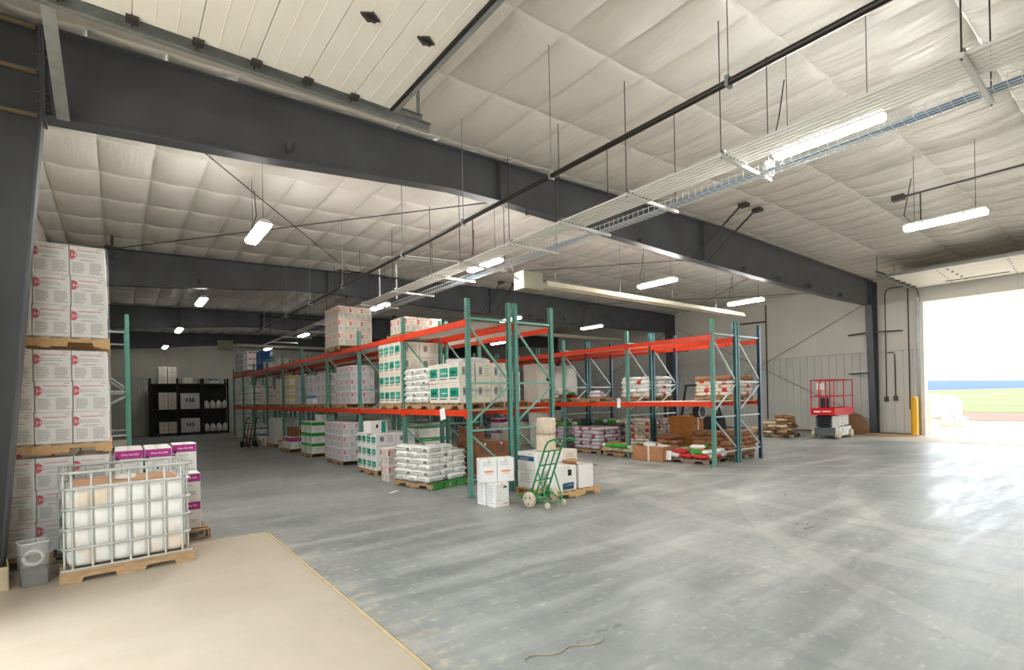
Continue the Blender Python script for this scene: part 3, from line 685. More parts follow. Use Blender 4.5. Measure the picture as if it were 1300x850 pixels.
def bollard(x, y, label):
    b = thing('bollard', label, 'bollard', (x, y, 0)); obj('post', MB().lathe([(0.115, 0), (0.115, 1.42), (0.105, 1.47), (0.07, 1.51), (0.01, 1.53)], 18), ['bollard'], b)
    obj('cover_rim', MB().lathe([(0.118, 0.0), (0.118, 0.04)], 18), ['rod_dark'], b)
bollard(24.3, 6.12, 'yellow bollard inside the building left of right door'); bollard(25.75, 6.12, 'yellow bollard outside the right door opening')
tk = thing('tank_trailer', 'white spray tank on two-wheeled trailer outside right door', 'trailer', (31.9, 7.25, 0), math.radians(105))
obj('tank', MB().lathe([(0.02, -1.05), (0.3, -1.02), (0.5, -0.88), (0.58, -0.6), (0.6, 0), (0.58, 0.6), (0.5, 0.88), (0.3, 1.02), (0.02, 1.05)], 20, 0, 'x', (0, 0, 0.86)).tube((0, 0, 1.44), (0, 0, 1.54), 0.16, 14), ['tank_white'], tk)
obj('chassis', MB().box(-1.3, -0.45, 0.3, 1.2, -0.37, 0.38).box(-1.3, 0.37, 0.3, 1.2, 0.45, 0.38).box(-1.3, -0.45, 0.3, -1.22, 0.45, 0.38).box(1.12, -0.45, 0.3, 1.2, 0.45, 0.38).box(1.2, -0.04, 0.3, 2.2, 0.04, 0.38), ['lift_grey'], tk)
obj('saddle', MB().box(-0.7, -0.45, 0.38, -0.6, 0.45, 0.5).box(0.6, -0.45, 0.38, 0.7, 0.45, 0.5), ['lift_grey'], tk)
for a in (-0.95, -0.45):
    for b in (-0.6, 0.6): wh = obj('wheel', MB().lathe([(0.1, -0.09), (0.24, -0.09), (0.27, -0.05), (0.27, 0.05), (0.24, 0.09), (0.1, 0.09)], 18, 0, 'y', (a, b, 0.21)), ['tyre_tan'], tk)

# ------------------------------------------------------------------ pallets
def pallet_proto(mat, w=1.02, d=1.2):
    edge = mat; mat = 'pallet_wood' if mat == 'pallet_green' else mat
    root = empty('pallet')
    bd = MB().cbox(-w / 2, -0.045, 0, w / 2, 0.045, 0.018, 0.003).mesh('deck_board', [mat])
    n = 7; be = MB().cbox(-w / 2, -0.045, 0, w / 2, 0.045, 0.018, 0.003).mesh('deck_board', [edge])
    for i in range(n):
        obj('deck_board', be if i == 0 else bd, parent=root, loc=(rng.uniform(-0.004, 0.004), -d / 2 + 0.045 + (d - 0.09) * i / (n - 1), 0.112), rot=(0, 0, rng.uniform(-0.006, 0.006)))
    prof = [(-d / 2, 0.018), (-d / 2, 0.111), (d / 2, 0.111), (d / 2, 0.018), (0.45, 0.018), (0.44, 0.07), (0.21, 0.07), (0.20, 0.018), (-0.20, 0.018), (-0.21, 0.07), (-0.44, 0.07), (-0.45, 0.018)]
    st = MB().prism(prof, -0.019, 0.019, 'x').mesh('stringer', [mat])
    for x in (-w / 2 + 0.02, 0, w / 2 - 0.02): obj('stringer', st, parent=root, loc=(x, 0, 0))
    for y in (-d / 2 + 0.045, 0, d / 2 - 0.045): obj('bottom_board', be if y < -0.1 else bd, parent=root, loc=(0, y, 0))
    if edge != mat:
        for x in (-w / 3, 0, w / 3): obj('side_block', MB().box(x - w / 6 + 0.02, -d / 2 + 0.002, 0.0185, x + w / 6 - 0.02, -d / 2 + 0.02, 0.111), [edge], root)
    return root
PROTO = {k: pallet_proto(k) for k in ('pallet_wood', 'pallet_new', 'pallet_grey', 'pallet_green')}
def pallet(x, y, z, label, kind='pallet_wood', rz=0.0, grp=None):
    return dup(PROTO[kind], (x, y, z), (0, 0, rz), label, grp, 'pallet')

# ------------------------------------------------------------------ cartons
def decal(mb, dims, face, u, v, w, h, m, e=0.0015):
    dx, dy, dz = dims
    if face == 'y': return mb.quad((-dx / 2 + u, -dy / 2 - e, v), (w, 0, 0), (0, 0, h), m)
    if face == 'x': return mb.quad((-dx / 2 - e, dy / 2 - u, v), (0, -w, 0), (0, 0, h), m)
    if face == 't': return mb.quad((-dx / 2 + u, -dy / 2 + v, dz + e), (w, 0, 0), (0, h, 0), m)
def dtext(mb, dims, face, txt, u, v, size, m, e=0.003, align='LEFT', bold=0.0):
    dx, dy, dz = dims
    if face == 'y': mb.text(txt, (-dx / 2 + u, -dy / 2 - e, v), (1, 0, 0), (0, 0, 1), size, m, align, bold)
    else: mb.text(txt, (-dx / 2 - e, dy / 2 - u, v), (0, -1, 0), (0, 0, 1), size, m, align, bold)
def carton_proto(name, dims, body='carton_white', mats=(), draw=None, child=True, tape='tape'):
    dx, dy, dz = dims
    mb = MB().cbox(-dx / 2, -dy / 2, 0, dx / 2, dy / 2, dz, 0.007)
    d = MB()
    if tape:
        mb.quad((-0.025, -dy / 2 - 0.001, dz * 0.82), (0.05, 0, 0), (0, 0, dz * 0.18 - 0.006), 1)
        mb.quad((-0.025, -dy / 2 + 0.006, dz + 0.001), (0.05, 0, 0), (0, dy - 0.012, 0), 1)
        mb.quad((-dx / 2 + 0.007, -0.001, dz + 0.0008), (dx - 0.014, 0, 0), (0, 0.002, 0), 2)
    root = obj(name, mb, [body, tape or body, 'ink_dark'])
    if draw:
        draw(d, dims)
        obj('printed_label', d, list(mats), root)
    return root
def lines(d, dims, face, u, v0, w, n, step, m, t=0.006, r=None):
    rr = r or random.Random(3)
    for i in range(n): decal(d, dims, face, u, v0 - i * step, w * rr.uniform(0.72, 1.0), t, m)

def draw_h(txt, big=True):
    def f(d, dims):
        dx, dy, dz = dims
        for face, w in (('y', dx), ('x', dy)):
            # half-hexagon flag wrapping the left edge, with a white H
            z = dz * 0.70; hh = dz * 0.15; ww = w * 0.19
            pts = [(0.004, z + hh), (ww * 0.55, z + hh), (ww, z + hh * 0.45), (ww, z - hh * 0.45), (ww * 0.55, z - hh), (0.004, z - hh)]
            e = 0.0015
            vs = [(-dx / 2 + u, -dy / 2 - e, v) if face == 'y' else (-dx / 2 - e, dy / 2 - u, v) for u, v in pts]
            d.add(vs, [tuple(range(6))], 0)
            dtext(d, dims, face, 'H', ww * 0.24, z - hh * 0.42, hh * 1.15, 2, bold=0.0)
            if txt: dtext(d, dims, face, txt, w * 0.215, dz * 0.83, w * 0.082, 1, bold=0.022)
            else: decal(d, dims, face, w * 0.2, dz * 0.83, w * 0.62, dz * 0.04, 1)
            lines(d, dims, face, w * 0.2, dz * 0.71, w * 0.66, 2, dz * 0.06, 3, 0.007)
            lines(d, dims, face, w * 0.28, dz * 0.56, w * 0.5, 2, dz * 0.04, 3, 0.005)
            lines(d, dims, face, w * 0.07, dz * 0.42, w * 0.38, 7, dz * 0.05, 3, 0.007)
            lines(d, dims, face, w * 0.55, dz * 0.44, w * 0.40, 8, dz * 0.048, 3, 0.007)
            decal(d, dims, face, w * 0.78, dz * 0.93, w * 0.14, 0.005, 4)
    return f
def draw_class(d, dims):
    dx, dy, dz = dims
    for face, w in (('y', dx), ('x', dy)):
        decal(d, dims, face, 0.004, dz * 0.72, w - 0.008, dz * 0.24, 0)
        decal(d, dims, face, 0.004, dz * 0.685, w - 0.008, dz * 0.032, 1)
        dtext(d, dims, face, 'Class Act NG', w * 0.22, dz * 0.80, w * 0.112, 2, bold=0.015)
        e = 0.002; pts = [(0.006, dz * 0.78), (w * 0.1, dz * 0.78), (w * 0.17, dz * 0.68), (w * 0.1, dz * 0.55), (0.006, dz * 0.55)]
        d.add([(-dx / 2 + u, -dy / 2 - e, v) if face == 'y' else (-dx / 2 - e, dy / 2 - u, v) for u, v in pts], [tuple(range(5))], 1)
        dtext(d, dims, face, 'A', w * 0.035, dz * 0.60, w * 0.13, 2, e=0.0035, bold=0.02)
        lines(d, dims, face, w * 0.25, dz * 0.58, w * 0.5, 2, dz * 0.05, 3)
        decal(d, dims, face, w * 0.42, dz * 0.27, w * 0.09, dz * 0.09, 4)
        lines(d, dims, face, w * 0.56, dz * 0.32, w * 0.3, 3, dz * 0.05, 3)
def draw_teal(d, dims):
    dx, dy, dz = dims
    decal(d, dims, 'x', dy * 0.1, dz * 0.30, dy * 0.82, dz * 0.46, 0)
    decal(d, dims, 'x', dy * 0.18, dz * 0.57, dy * 0.5, dz * 0.035, 1); decal(d, dims, 'x', dy * 0.18, dz * 0.47, dy * 0.62, dz * 0.05, 1)
    decal(d, dims, 'x', dy * 0.18, dz * 0.38, dy * 0.4, dz * 0.03, 1); decal(d, dims, 'x', dy * 0.1, dz * 0.18, dy * 0.7, dz * 0.05, 2)
    lines(d, dims, 'x', dy * 0.2, dz * 0.9, dy * 0.6, 1, dz * 0.05, 3)
    lines(d, dims, 'y', dx * 0.55, dz * 0.80, dx * 0.38, 5, dz * 0.12, 3, 0.012)
    decal(d, dims, 'y', dx * 0.2, dz * 0.36, dx * 0.22, dz * 0.42, 3); decal(d, dims, 'y', dx * 0.27, dz * 0.45, dx * 0.06, dz * 0.22, 2)
def draw_green(d, dims):
    dx, dy, dz = dims
    for f, w in (('x', dy), ('y', dx)):
        decal(d, dims, f, 0.005, dz * 0.66, w - 0.01, dz * 0.30, 0); decal(d, dims, f, w * 0.15, dz * 0.76, w * 0.6, dz * 0.05, 1)
        lines(d, dims, f, w * 0.2, dz * 0.4, w * 0.5, 3, dz * 0.1, 2)
def draw_band(d, dims):
    dx, dy, dz = dims
    for f, w in (('x', dy), ('y', dx)):
        decal(d, dims, f, 0.005, dz * 0.62, w - 0.01, dz * 0.33, 0); decal(d, dims, f, w * 0.2, dz * 0.74, w * 0.55, dz * 0.08, 1)
        decal(d, dims, f, w * 0.3, dz * 0.2, w * 0.4, dz * 0.06, 2)
def draw_arc(d, dims):
    dx, dy, dz = dims
    n = 10
    for c in (0.28, 0.72):
        vs = []
        for i in range(n + 1):
            t = -1 + 2 * i / n; u = dx * (c + 0.19 * t); v = dz * (0.60 + 0.16 * t * t)
            vs += [(-dx / 2 + u, -dy / 2 - 0.002, v), (-dx / 2 + u, -dy / 2 - 0.002, v + dz * 0.17)]
        d.add(vs, [(2 * i, 2 * i + 2, 2 * i + 3, 2 * i + 1) for i in range(n)], 0)
    decal(d, dims, 'x', dy * 0.32, dz * 0.62, dy * 0.36, dz * 0.16, 1)
def draw_lines(d, dims):
    dx, dy, dz = dims
    for f, w in (('x', dy), ('y', dx)): lines(d, dims, f, w * 0.15, dz * 0.75, w * 0.6, 4, dz * 0.14, 0, 0.012)
def draw_orange(d, dims):
    dx, dy, dz = dims
    decal(d, dims, 'y', dx * 0.22, dz * 0.42, dx * 0.55, dz * 0.07, 0); decal(d, dims, 'y', dx * 0.3, dz * 0.34, dx * 0.4, dz * 0.025, 0)
    lines(d, dims, 'y', dx * 0.12, dz * 0.84, dx * 0.66, 3, dz * 0.07, 1); lines(d, dims, 'x', dy * 0.15, dz * 0.86, dy * 0.6, 7, dz * 0.11, 1, 0.007)
def draw_hood(d, dims):
    dx, dy, dz = dims
    lines(d, dims, 'x', dy * 0.12, dz * 0.86, dy * 0.7, 8, dz * 0.1, 0, 0.008); lines(d, dims, 'y', dx * 0.1, dz * 0.9, dx * 0.35, 8, dz * 0.09, 0, 0.006)
    e = 0.002; pts = [(0.56, 0.74), (0.60, 0.84), (0.72, 0.88), (0.84, 0.83), (0.86, 0.76), (0.74, 0.80)]
    d.add([(-dx / 2 + u * dx, -dy / 2 - e, v * dz) for u, v in pts], [tuple(range(6))], 1); decal(d, dims, 'y', dx * 0.56, dz * 0.12, dx * 0.36, dz * 0.04, 2)
def draw_navy(d, dims):
    dx, dy, dz = dims
    decal(d, dims, 'x', 0.01, dz * 0.52, dy * 0.9, dz * 0.26, 0); decal(d, dims, 'x', dy * 0.1, dz * 0.67, dy * 0.62, dz * 0.04, 1); decal(d, dims, 'x', dy * 0.1, dz * 0.59, dy * 0.5, dz * 0.03, 1)
    lines(d, dims, 'x', dy * 0.08, dz * 0.42, dy * 0.5, 5, dz * 0.07, 2, 0.006); decal(d, dims, 'x', dy * 0.62, dz * 0.9, dy * 0.2, dz * 0.03, 2)
    lines(d, dims, 'y', dx * 0.12, dz * 0.88, dx * 0.7, 8, dz * 0.08, 2, 0.006)
def draw_navy2(d, dims):
    dx, dy, dz = dims
    decal(d, dims, 'y', dx * 0.1, dz * 0.05, dx * 0.72, dz * 0.27, 0); decal(d, dims, 'y', dx * 0.16, dz * 0.2, dx * 0.55, dz * 0.045, 1)
    decal(d, dims, 'y', dx * 0.44, dz * 0.6, dx * 0.24, dz * 0.24, 3); decal(d, dims, 'y', dx * 0.5, dz * 0.72, dx * 0.08, dz * 0.05, 1)
    lines(d, dims, 'y', dx * 0.2, dz * 0.93, dx * 0.3, 1, 0.1, 2)
def draw_mark(txt):
    def f(d, dims):
        dx, dy, dz = dims
        d.text(txt, (0, -dy / 2 - 0.003, dz * 0.42), (1, 0, 0), (0, 0, 1), dz * 0.42, 0, 'CENTER', 0.02)
        lines(d, dims, 'y', dx * 0.15, dz * 0.2, dx * 0.7, 2, dz * 0.07, 1)
    return f
CP = {}
CP['h_near'] = carton_proto('herbicide_carton', (0.33, 0.33, 0.365), 'carton_white', ('ink_red', 'ink_red', 'ink_white', 'ink_grey', 'ink_dark'), draw_h('Cornerstone 5 Plus'), tape=None)
CP['h_grey'] = carton_proto('herbicide_carton', (0.34, 0.40, 0.36), 'carton_lilac', ('ink_red', 'ink_grey', 'ink_white', 'ink_grey', 'ink_dark'), draw_h(''))
CP['h_cream'] = carton_proto('herbicide_carton', (0.325, 0.39, 0.37), 'carton_cream', ('ink_red', 'ink_pink', 'ink_white', 'ink_grey', 'ink_dark'), draw_h(''))
CP['class'] = carton_proto('adjuvant_carton', (0.29, 0.36, 0.375), 'carton_white', ('ink_magenta', 'ink_plum', 'ink_white', 'ink_grey', 'ink_dark'), draw_class)
CP['teal'] = carton_proto('teal_label_carton', (0.51, 0.29, 0.29), 'carton_white', ('ink_teal', 'ink_white', 'ink_dark', 'ink_grey'), draw_teal)
CP['teal_tall'] = carton_proto('teal_label_carton', (0.49, 0.29, 0.351), 'carton_cream', ('ink_teal', 'ink_white', 'ink_dark', 'ink_grey'), draw_teal)
CP['teal_wide'] = carton_proto('teal_label_carton', (0.36, 0.385, 0.385), 'carton_cream', ('ink_teal', 'ink_white', 'ink_dark', 'ink_grey'), draw_teal)
CP['green'] = carton_proto('green_band_carton', (0.48, 0.38, 0.34), 'carton_white', ('ink_green', 'ink_white', 'ink_grey'), draw_green)
CP['magenta'] = carton_proto('magenta_band_carton', (0.42, 0.55, 0.42), 'carton_white', ('ink_magenta', 'ink_white', 'ink_grey'), draw_band)
CP['yellow'] = carton_proto('yellow_band_carton', (0.42, 0.38, 0.36), 'carton_cream', ('ink_yellow', 'ink_white', 'ink_grey'), draw_band)
CP['blue'] = carton_proto('blue_band_carton', (0.42, 0.38, 0.3), 'carton_white', ('ink_blue', 'ink_white', 'ink_grey'), draw_band)
CP['fruit'] = carton_proto('fruit_carton', (0.5, 0.6, 0.30), 'carton_white', ('ink_red', 'ink_black'), draw_arc)
CP['plain'] = carton_proto('plain_carton', (0.42, 0.4, 0.32), 'carton_cream', ('ink_grey',), draw_lines)
CP['greybox'] = carton_proto('grey_carton', (0.42, 0.45, 0.32), 'carton_grey', ('ink_dark',), draw_lines)
CP['kraft'] = carton_proto('brown_carton', (0.44, 0.42, 0.34), 'carton_kraft_dark', ('ink_dark',), draw_lines)
CP['orange'] = carton_proto('bottle_carton', (0.29, 0.24, 0.40), 'carton_white', ('ink_orange', 'ink_grey'), draw_orange)
CP['hood'] = carton_proto('bottle_carton', (0.29, 0.24, 0.40), 'carton_white', ('ink_grey', 'ink_black', 'ink_orange'), draw_hood)
CP['navy'] = carton_proto('navy_label_carton', (0.34, 0.52, 0.33), 'carton_white', ('ink_navy', 'ink_white', 'ink_grey'), draw_navy)
CP['navy2'] = carton_proto('navy_label_carton', (0.40, 0.36, 0.44), 'carton_white', ('ink_navy', 'ink_white', 'ink_grey', 'ink_black'), draw_navy2)
CP['h6'] = carton_proto('bulk_carton', (0.95, 0.6, 0.92), 'carton_grey', ('ink_black', 'ink_dark'), draw_mark('H6'))
CP['h5'] = carton_proto('bulk_carton', (0.95, 0.6, 0.82), 'carton_grey', ('ink_black', 'ink_dark'), draw_mark('H5'))
for q in ('h6', 'h5'): CP[q].children[0]['kind'] = 'stuff'
CP['small'] = carton_proto('small_carton', (0.46, 0.34, 0.30), 'carton_white', ('ink_teal',), lambda d, m: decal(d, m, 'y', m[0] * 0.64, 0.01, m[0] * 0.26, m[2] - 0.02, 0))
obj('printed_mark', decal(MB(), (0.46, 0.34, 0.30), 'y', 0.14, 0.13, 0.06, 0.085, 0), ['ink_black'], CP['small'])
CP['navy_plain'] = carton_proto('navy_label_carton', (0.34, 0.52, 0.33), 'carton_white', ('ink_grey',), draw_lines)
DIM = {k: tuple(o.dimensions) for k, o in CP.items()}
DIMS = dict(h_near=(0.33, 0.33, 0.365), h_grey=(0.34, 0.40, 0.36), h_cream=(0.325, 0.39, 0.37), teal=(0.51, 0.29, 0.29), teal_tall=(0.49, 0.29, 0.351), teal_wide=(0.36, 0.385, 0.385),
            green=(0.48, 0.38, 0.34), magenta=(0.42, 0.55, 0.42), yellow=(0.42, 0.38, 0.36), blue=(0.42, 0.38, 0.3), fruit=(0.5, 0.6, 0.30), plain=(0.42, 0.4, 0.32), greybox=(0.42, 0.45, 0.32), kraft=(0.44, 0.42, 0.34))
DIMS['class'] = (0.29, 0.36, 0.375)
def carton(kind, loc, label, rz=0.0, grp=None, cat='carton'): return dup(CP[kind], loc, (0, 0, rz), label, grp, cat)
def words(n, first, last, mid=('second', 'third', 'fourth', 'fifth')):
    if n == 1: return ['only']
    if n == 2: return [first, last]
    if n == 3: return [first, 'middle', last]
    return [first] + list(mid[:n - 2]) + [last]
def layers(n):
    if n == 1: return ['only']
    if n == 2: return ['bottom', 'top']
    if n == 3: return ['bottom', 'middle', 'top']
    return ['bottom'] + ['second', 'third', 'fourth', 'fifth', 'sixth', 'seventh', 'eighth'][:n - 2] + ['top']
def stack(kind, x0, y0, z0, nx, ny, nz, desc, place, grp, jit=0.004, drop=(), rz=0.0, pal='pallet_wood', pz=True, swap=None):
    """cartons in layers on a pallet; x0,y0 = near left corner; only the cartons that can be seen are made"""
    dx, dy, dz = DIMS[kind]; gx, gy, gz = dx + 0.008, dy + 0.008, dz + 0.003
    w, d = nx * gx, ny * gy; cx, cy = x0 + w / 2, y0 + d / 2
    co, si = math.cos(rz), math.sin(rz)
    if pz:
        pallet(cx, cy, z0, f'wooden pallet under the {desc} stack, {place}', pal, rz); z0 += 0.131
    XW = words(nx, 'left', 'right'); YW = words(ny, 'front', 'rear'); ZW = layers(nz)
    for k in range(nz):
        for j in range(ny):
            for i in range(nx):
                if not (i == 0 or j == 0 or k == nz - 1 or (i, j, k + 1) in drop): continue
                if (i, j, k) in drop: continue
                px = (i + 0.5) * gx - w / 2 + rng.uniform(-jit, jit) * 0.6; py = (j + 0.5) * gy - d / 2 + rng.uniform(-jit, jit) * 0.6
                lb = [desc]
                if nz > 1: lb.append(f'{ZW[k]} layer')
                if nx > 1: lb.append(f'{XW[i]} column')
                if ny > 1: lb.append(f'{YW[j]} row')
                lb.append(place)
                carton(kind, (cx + px * co - py * si, cy + px * si + py * co, z0 + k * gz), ', '.join(lb), rz + rng.uniform(-jit, jit), grp)

# ------------------------------------------------------------------ sacks
def sack_mesh(name, L, W, H, seed, mats, paint=None):
    r = random.Random(seed); nu, nv = 12, 8; mb = MB(); vs = []; idx = {}
    a = [r.uniform(0, 6.3) for _ in range(6)]
    for sgn in (1, -1):
        for i in range(nu + 1):
            for j in range(nv + 1):
                u = -1 + 2 * i / nu; v = -1 + 2 * j / nv
                if sgn < 0 and (i in (0, nu) or j in (0, nv)): continue
                e = max(0.0, (1 - abs(u) ** 9)) ** 0.24 * max(0.0, (1 - abs(v) ** 7)) ** 0.26
                h = H / 2 * e * (1 + 0.10 * math.sin(2.3 * u + a[0]) * math.cos(1.9 * v + a[1]) + 0.05 * math.sin(6 * u + a[2]) * math.sin(5 * v + a[3]))
                pin = 1 - 0.035 * (1 - abs(v)) * (abs(u) > 0.99); px = L / 2 * u * (1 - 0.02 * v * v) * pin; py = W / 2 * v * (1 - 0.03 * (u * u) ** 2)
                px = math.copysign(min(abs(px), L / 2 * 0.97 + 0.01 * math.sin(4 * v + a[4])), px)
                z = H / 2 + (h if sgn > 0 else -h * 0.94) + (0.012 * math.sin(3 * u + a[5]) * (1 - e))
                idx[(sgn, i, j)] = len(vs); vs.append((px, py, max(0.0, z)))
    def g(s, i, j): return idx.get((s, i, j), idx[(1, i, j)])
    fs, ms = [], []
    for sgn in (1, -1):
        for i in range(nu):
            for j in range(nv):
                q = (g(sgn, i, j), g(sgn, i + 1, j), g(sgn, i + 1, j + 1), g(sgn, i, j + 1))
                fs.append(q if sgn > 0 else q[::-1]); ms.append(paint(i, j, nu, nv, sgn) if paint else 0)
    o = len(mb.v); mb.v += vs
    for q, m in zip(fs, ms): mb.f.append(q); mb.m.append(m); mb.sm.append(True)
    return mb.mesh(name, mats)
def p_text(i, j, nu, nv, s):       # printed panel lines along the sides and one dark patch on top
    if 4 <= i <= 6 and 3 <= j <= 4 and s > 0: return 2
    return 0
def p_seed(i, j, nu, nv, s):       # seed sack: coloured band and ends
    if i in (3, 4, 5) and (s > 0 or j > 1): return 1
    if i in (8, 9, 10) and s > 0 and 0 < j < nv - 1: return 2
    return 0
def p_mixed(i, j, nu, nv, s):
    if i < 3: return 1
    if 4 <= i <= 7 and 1 <= j <= nv - 2: return 2
    return 0
def p_red(i, j, nu, nv, s):
    if i in (2, 3, 4) and j < 3: return 1
    return 0
SK = {}; SL = {}
def sacks(key, name, L, W, H, mats, paint=None): SK[key] = ([sack_mesh(name, L, W, H, q, mats, paint) for q in (1, 2, 3)], name, (L, W, H))
sacks('white', 'white_sack', 0.56, 0.37, 0.135, ['bag_white', 'ink_grey', 'sack_leaf'], p_text)
sacks('seed', 'seed_sack', 0.56, 0.37, 0.125, ['bag_lavender', 'bag_magenta', 'bag_green'], p_seed)
sacks('mixed', 'seed_sack', 0.60, 0.40, 0.12, ['bag_white', 'bag_red', 'bag_green'], p_mixed)
sacks('greenred', 'seed_sack', 0.60, 0.40, 0.12, ['bag_green', 'bag_white', 'bag_red'], p_mixed)
sacks('kraft', 'kraft_sack', 0.66, 0.42, 0.14, ['bag_kraft', 'bag_brown', 'bag_tan'], p_seed)
sacks('brown', 'kraft_sack', 0.66, 0.42, 0.14, ['bag_brown', 'bag_kraft'], p_red)
sacks('pinkbrown', 'seed_sack', 0.56, 0.38, 0.115, ['bag_cream', 'bag_red', 'bag_brown'], p_seed)
sacks('tan', 'tan_sack', 0.62, 0.42, 0.13, ['bag_tan', 'bag_cream'], p_red)
sacks('whitered', 'white_sack', 0.58, 0.40, 0.14, ['bag_white', 'bag_red'], p_red)
sacks('grey', 'grey_sack', 0.58, 0.40, 0.12, ['bag_grey', 'bag_cream'], p_seed)
def sack(key, loc, rot, label, grp=None):
    me, name, d = SK[key]
    if key == 'white':
        o = tag(obj(name, me[rng.randrange(3)], loc=loc, rot=rot), label, 'sack', grp)
        if 'lines' not in SL:
            m1 = MB(); L, W, H = d
            for s in (-1, 1):
                for x, z, w, h in ((-0.20, 0.075, 0.30, 0.012), (-0.20, 0.052, 0.18, 0.006), (0.13, 0.035, 0.1, 0.05)): m1.quad((x if s < 0 else -x, s * (W / 2 - 0.002), z), (w if s < 0 else -w, 0, 0), (0, 0, h), 0)
                for y, z, w, h in ((-0.12, 0.075, 0.2, 0.010), (-0.12, 0.05, 0.12, 0.006)): m1.quad((s * (L / 2 - 0.004), y, z), (0, w, 0), (0, 0, h), 0)
            SL['lines'] = m1.mesh('printed_label', ['ink_print'])
        obj('printed_label', SL['lines'], parent=o, kind='stuff')
        return o
    return tag(obj(name, me[rng.randrange(3)], loc=loc, rot=rot), label, 'sack', grp)
def sack_stack(key, cx, cy, z0, nz, desc, place, grp, rz=0.0, pal='pallet_wood', drop=0, jit=0.02, top=None, pz=True):
    L, W, H = SK[key][2]; co, si = math.cos(rz), math.sin(rz)
    if pz: pallet(cx, cy, z0, f'wooden pallet under the {desc} stack, {place}', pal, rz); z0 += 0.131
    hz = H * 0.90; L *= 0.968; W *= 0.968; ZW = layers(nz)
    for k in range(nz):
        if k % 2 == 0: slots = [(-L / 2 + 0.0 + L * i - 0.0, -W + W * j, 0) for i in (0, 1) for j in (0, 1, 2)]; nm = [f'{a} {b}' for a in ('left', 'right') for b in ('front', 'middle', 'rear')]; keep = [0, 1, 2, 3]
        else: slots = [(-W + W * i, -L / 2 + L * j, 1) for i in (0, 1, 2) for j in (0, 1)]; nm = [f'{a} {b}' for a in ('left', 'middle', 'right') for b in ('front', 'rear')]; keep = [0, 1, 2, 4]
        if k == nz - 1: keep = list(range(6))[: 6 - drop]
        for q in (range(6) if k >= nz - 2 else keep):
            if k == nz - 1 and q not in keep: continue
            x, y, t = slots[q]; x += rng.uniform(-jit, jit); y += rng.uniform(-jit, jit)
            kk = top if (top and k == nz - 1) else key
            sack(kk, (cx + x * co - y * si, cy + x * si + y * co, z0 + k * hz), (0, 0, rz + t * math.pi / 2 + (math.pi if rng.random() < 0.4 else 0) + rng.uniform(-0.05, 0.05)),
                 f'{desc}, {ZW[k]} layer, {nm[q]} spot, {place}', grp)

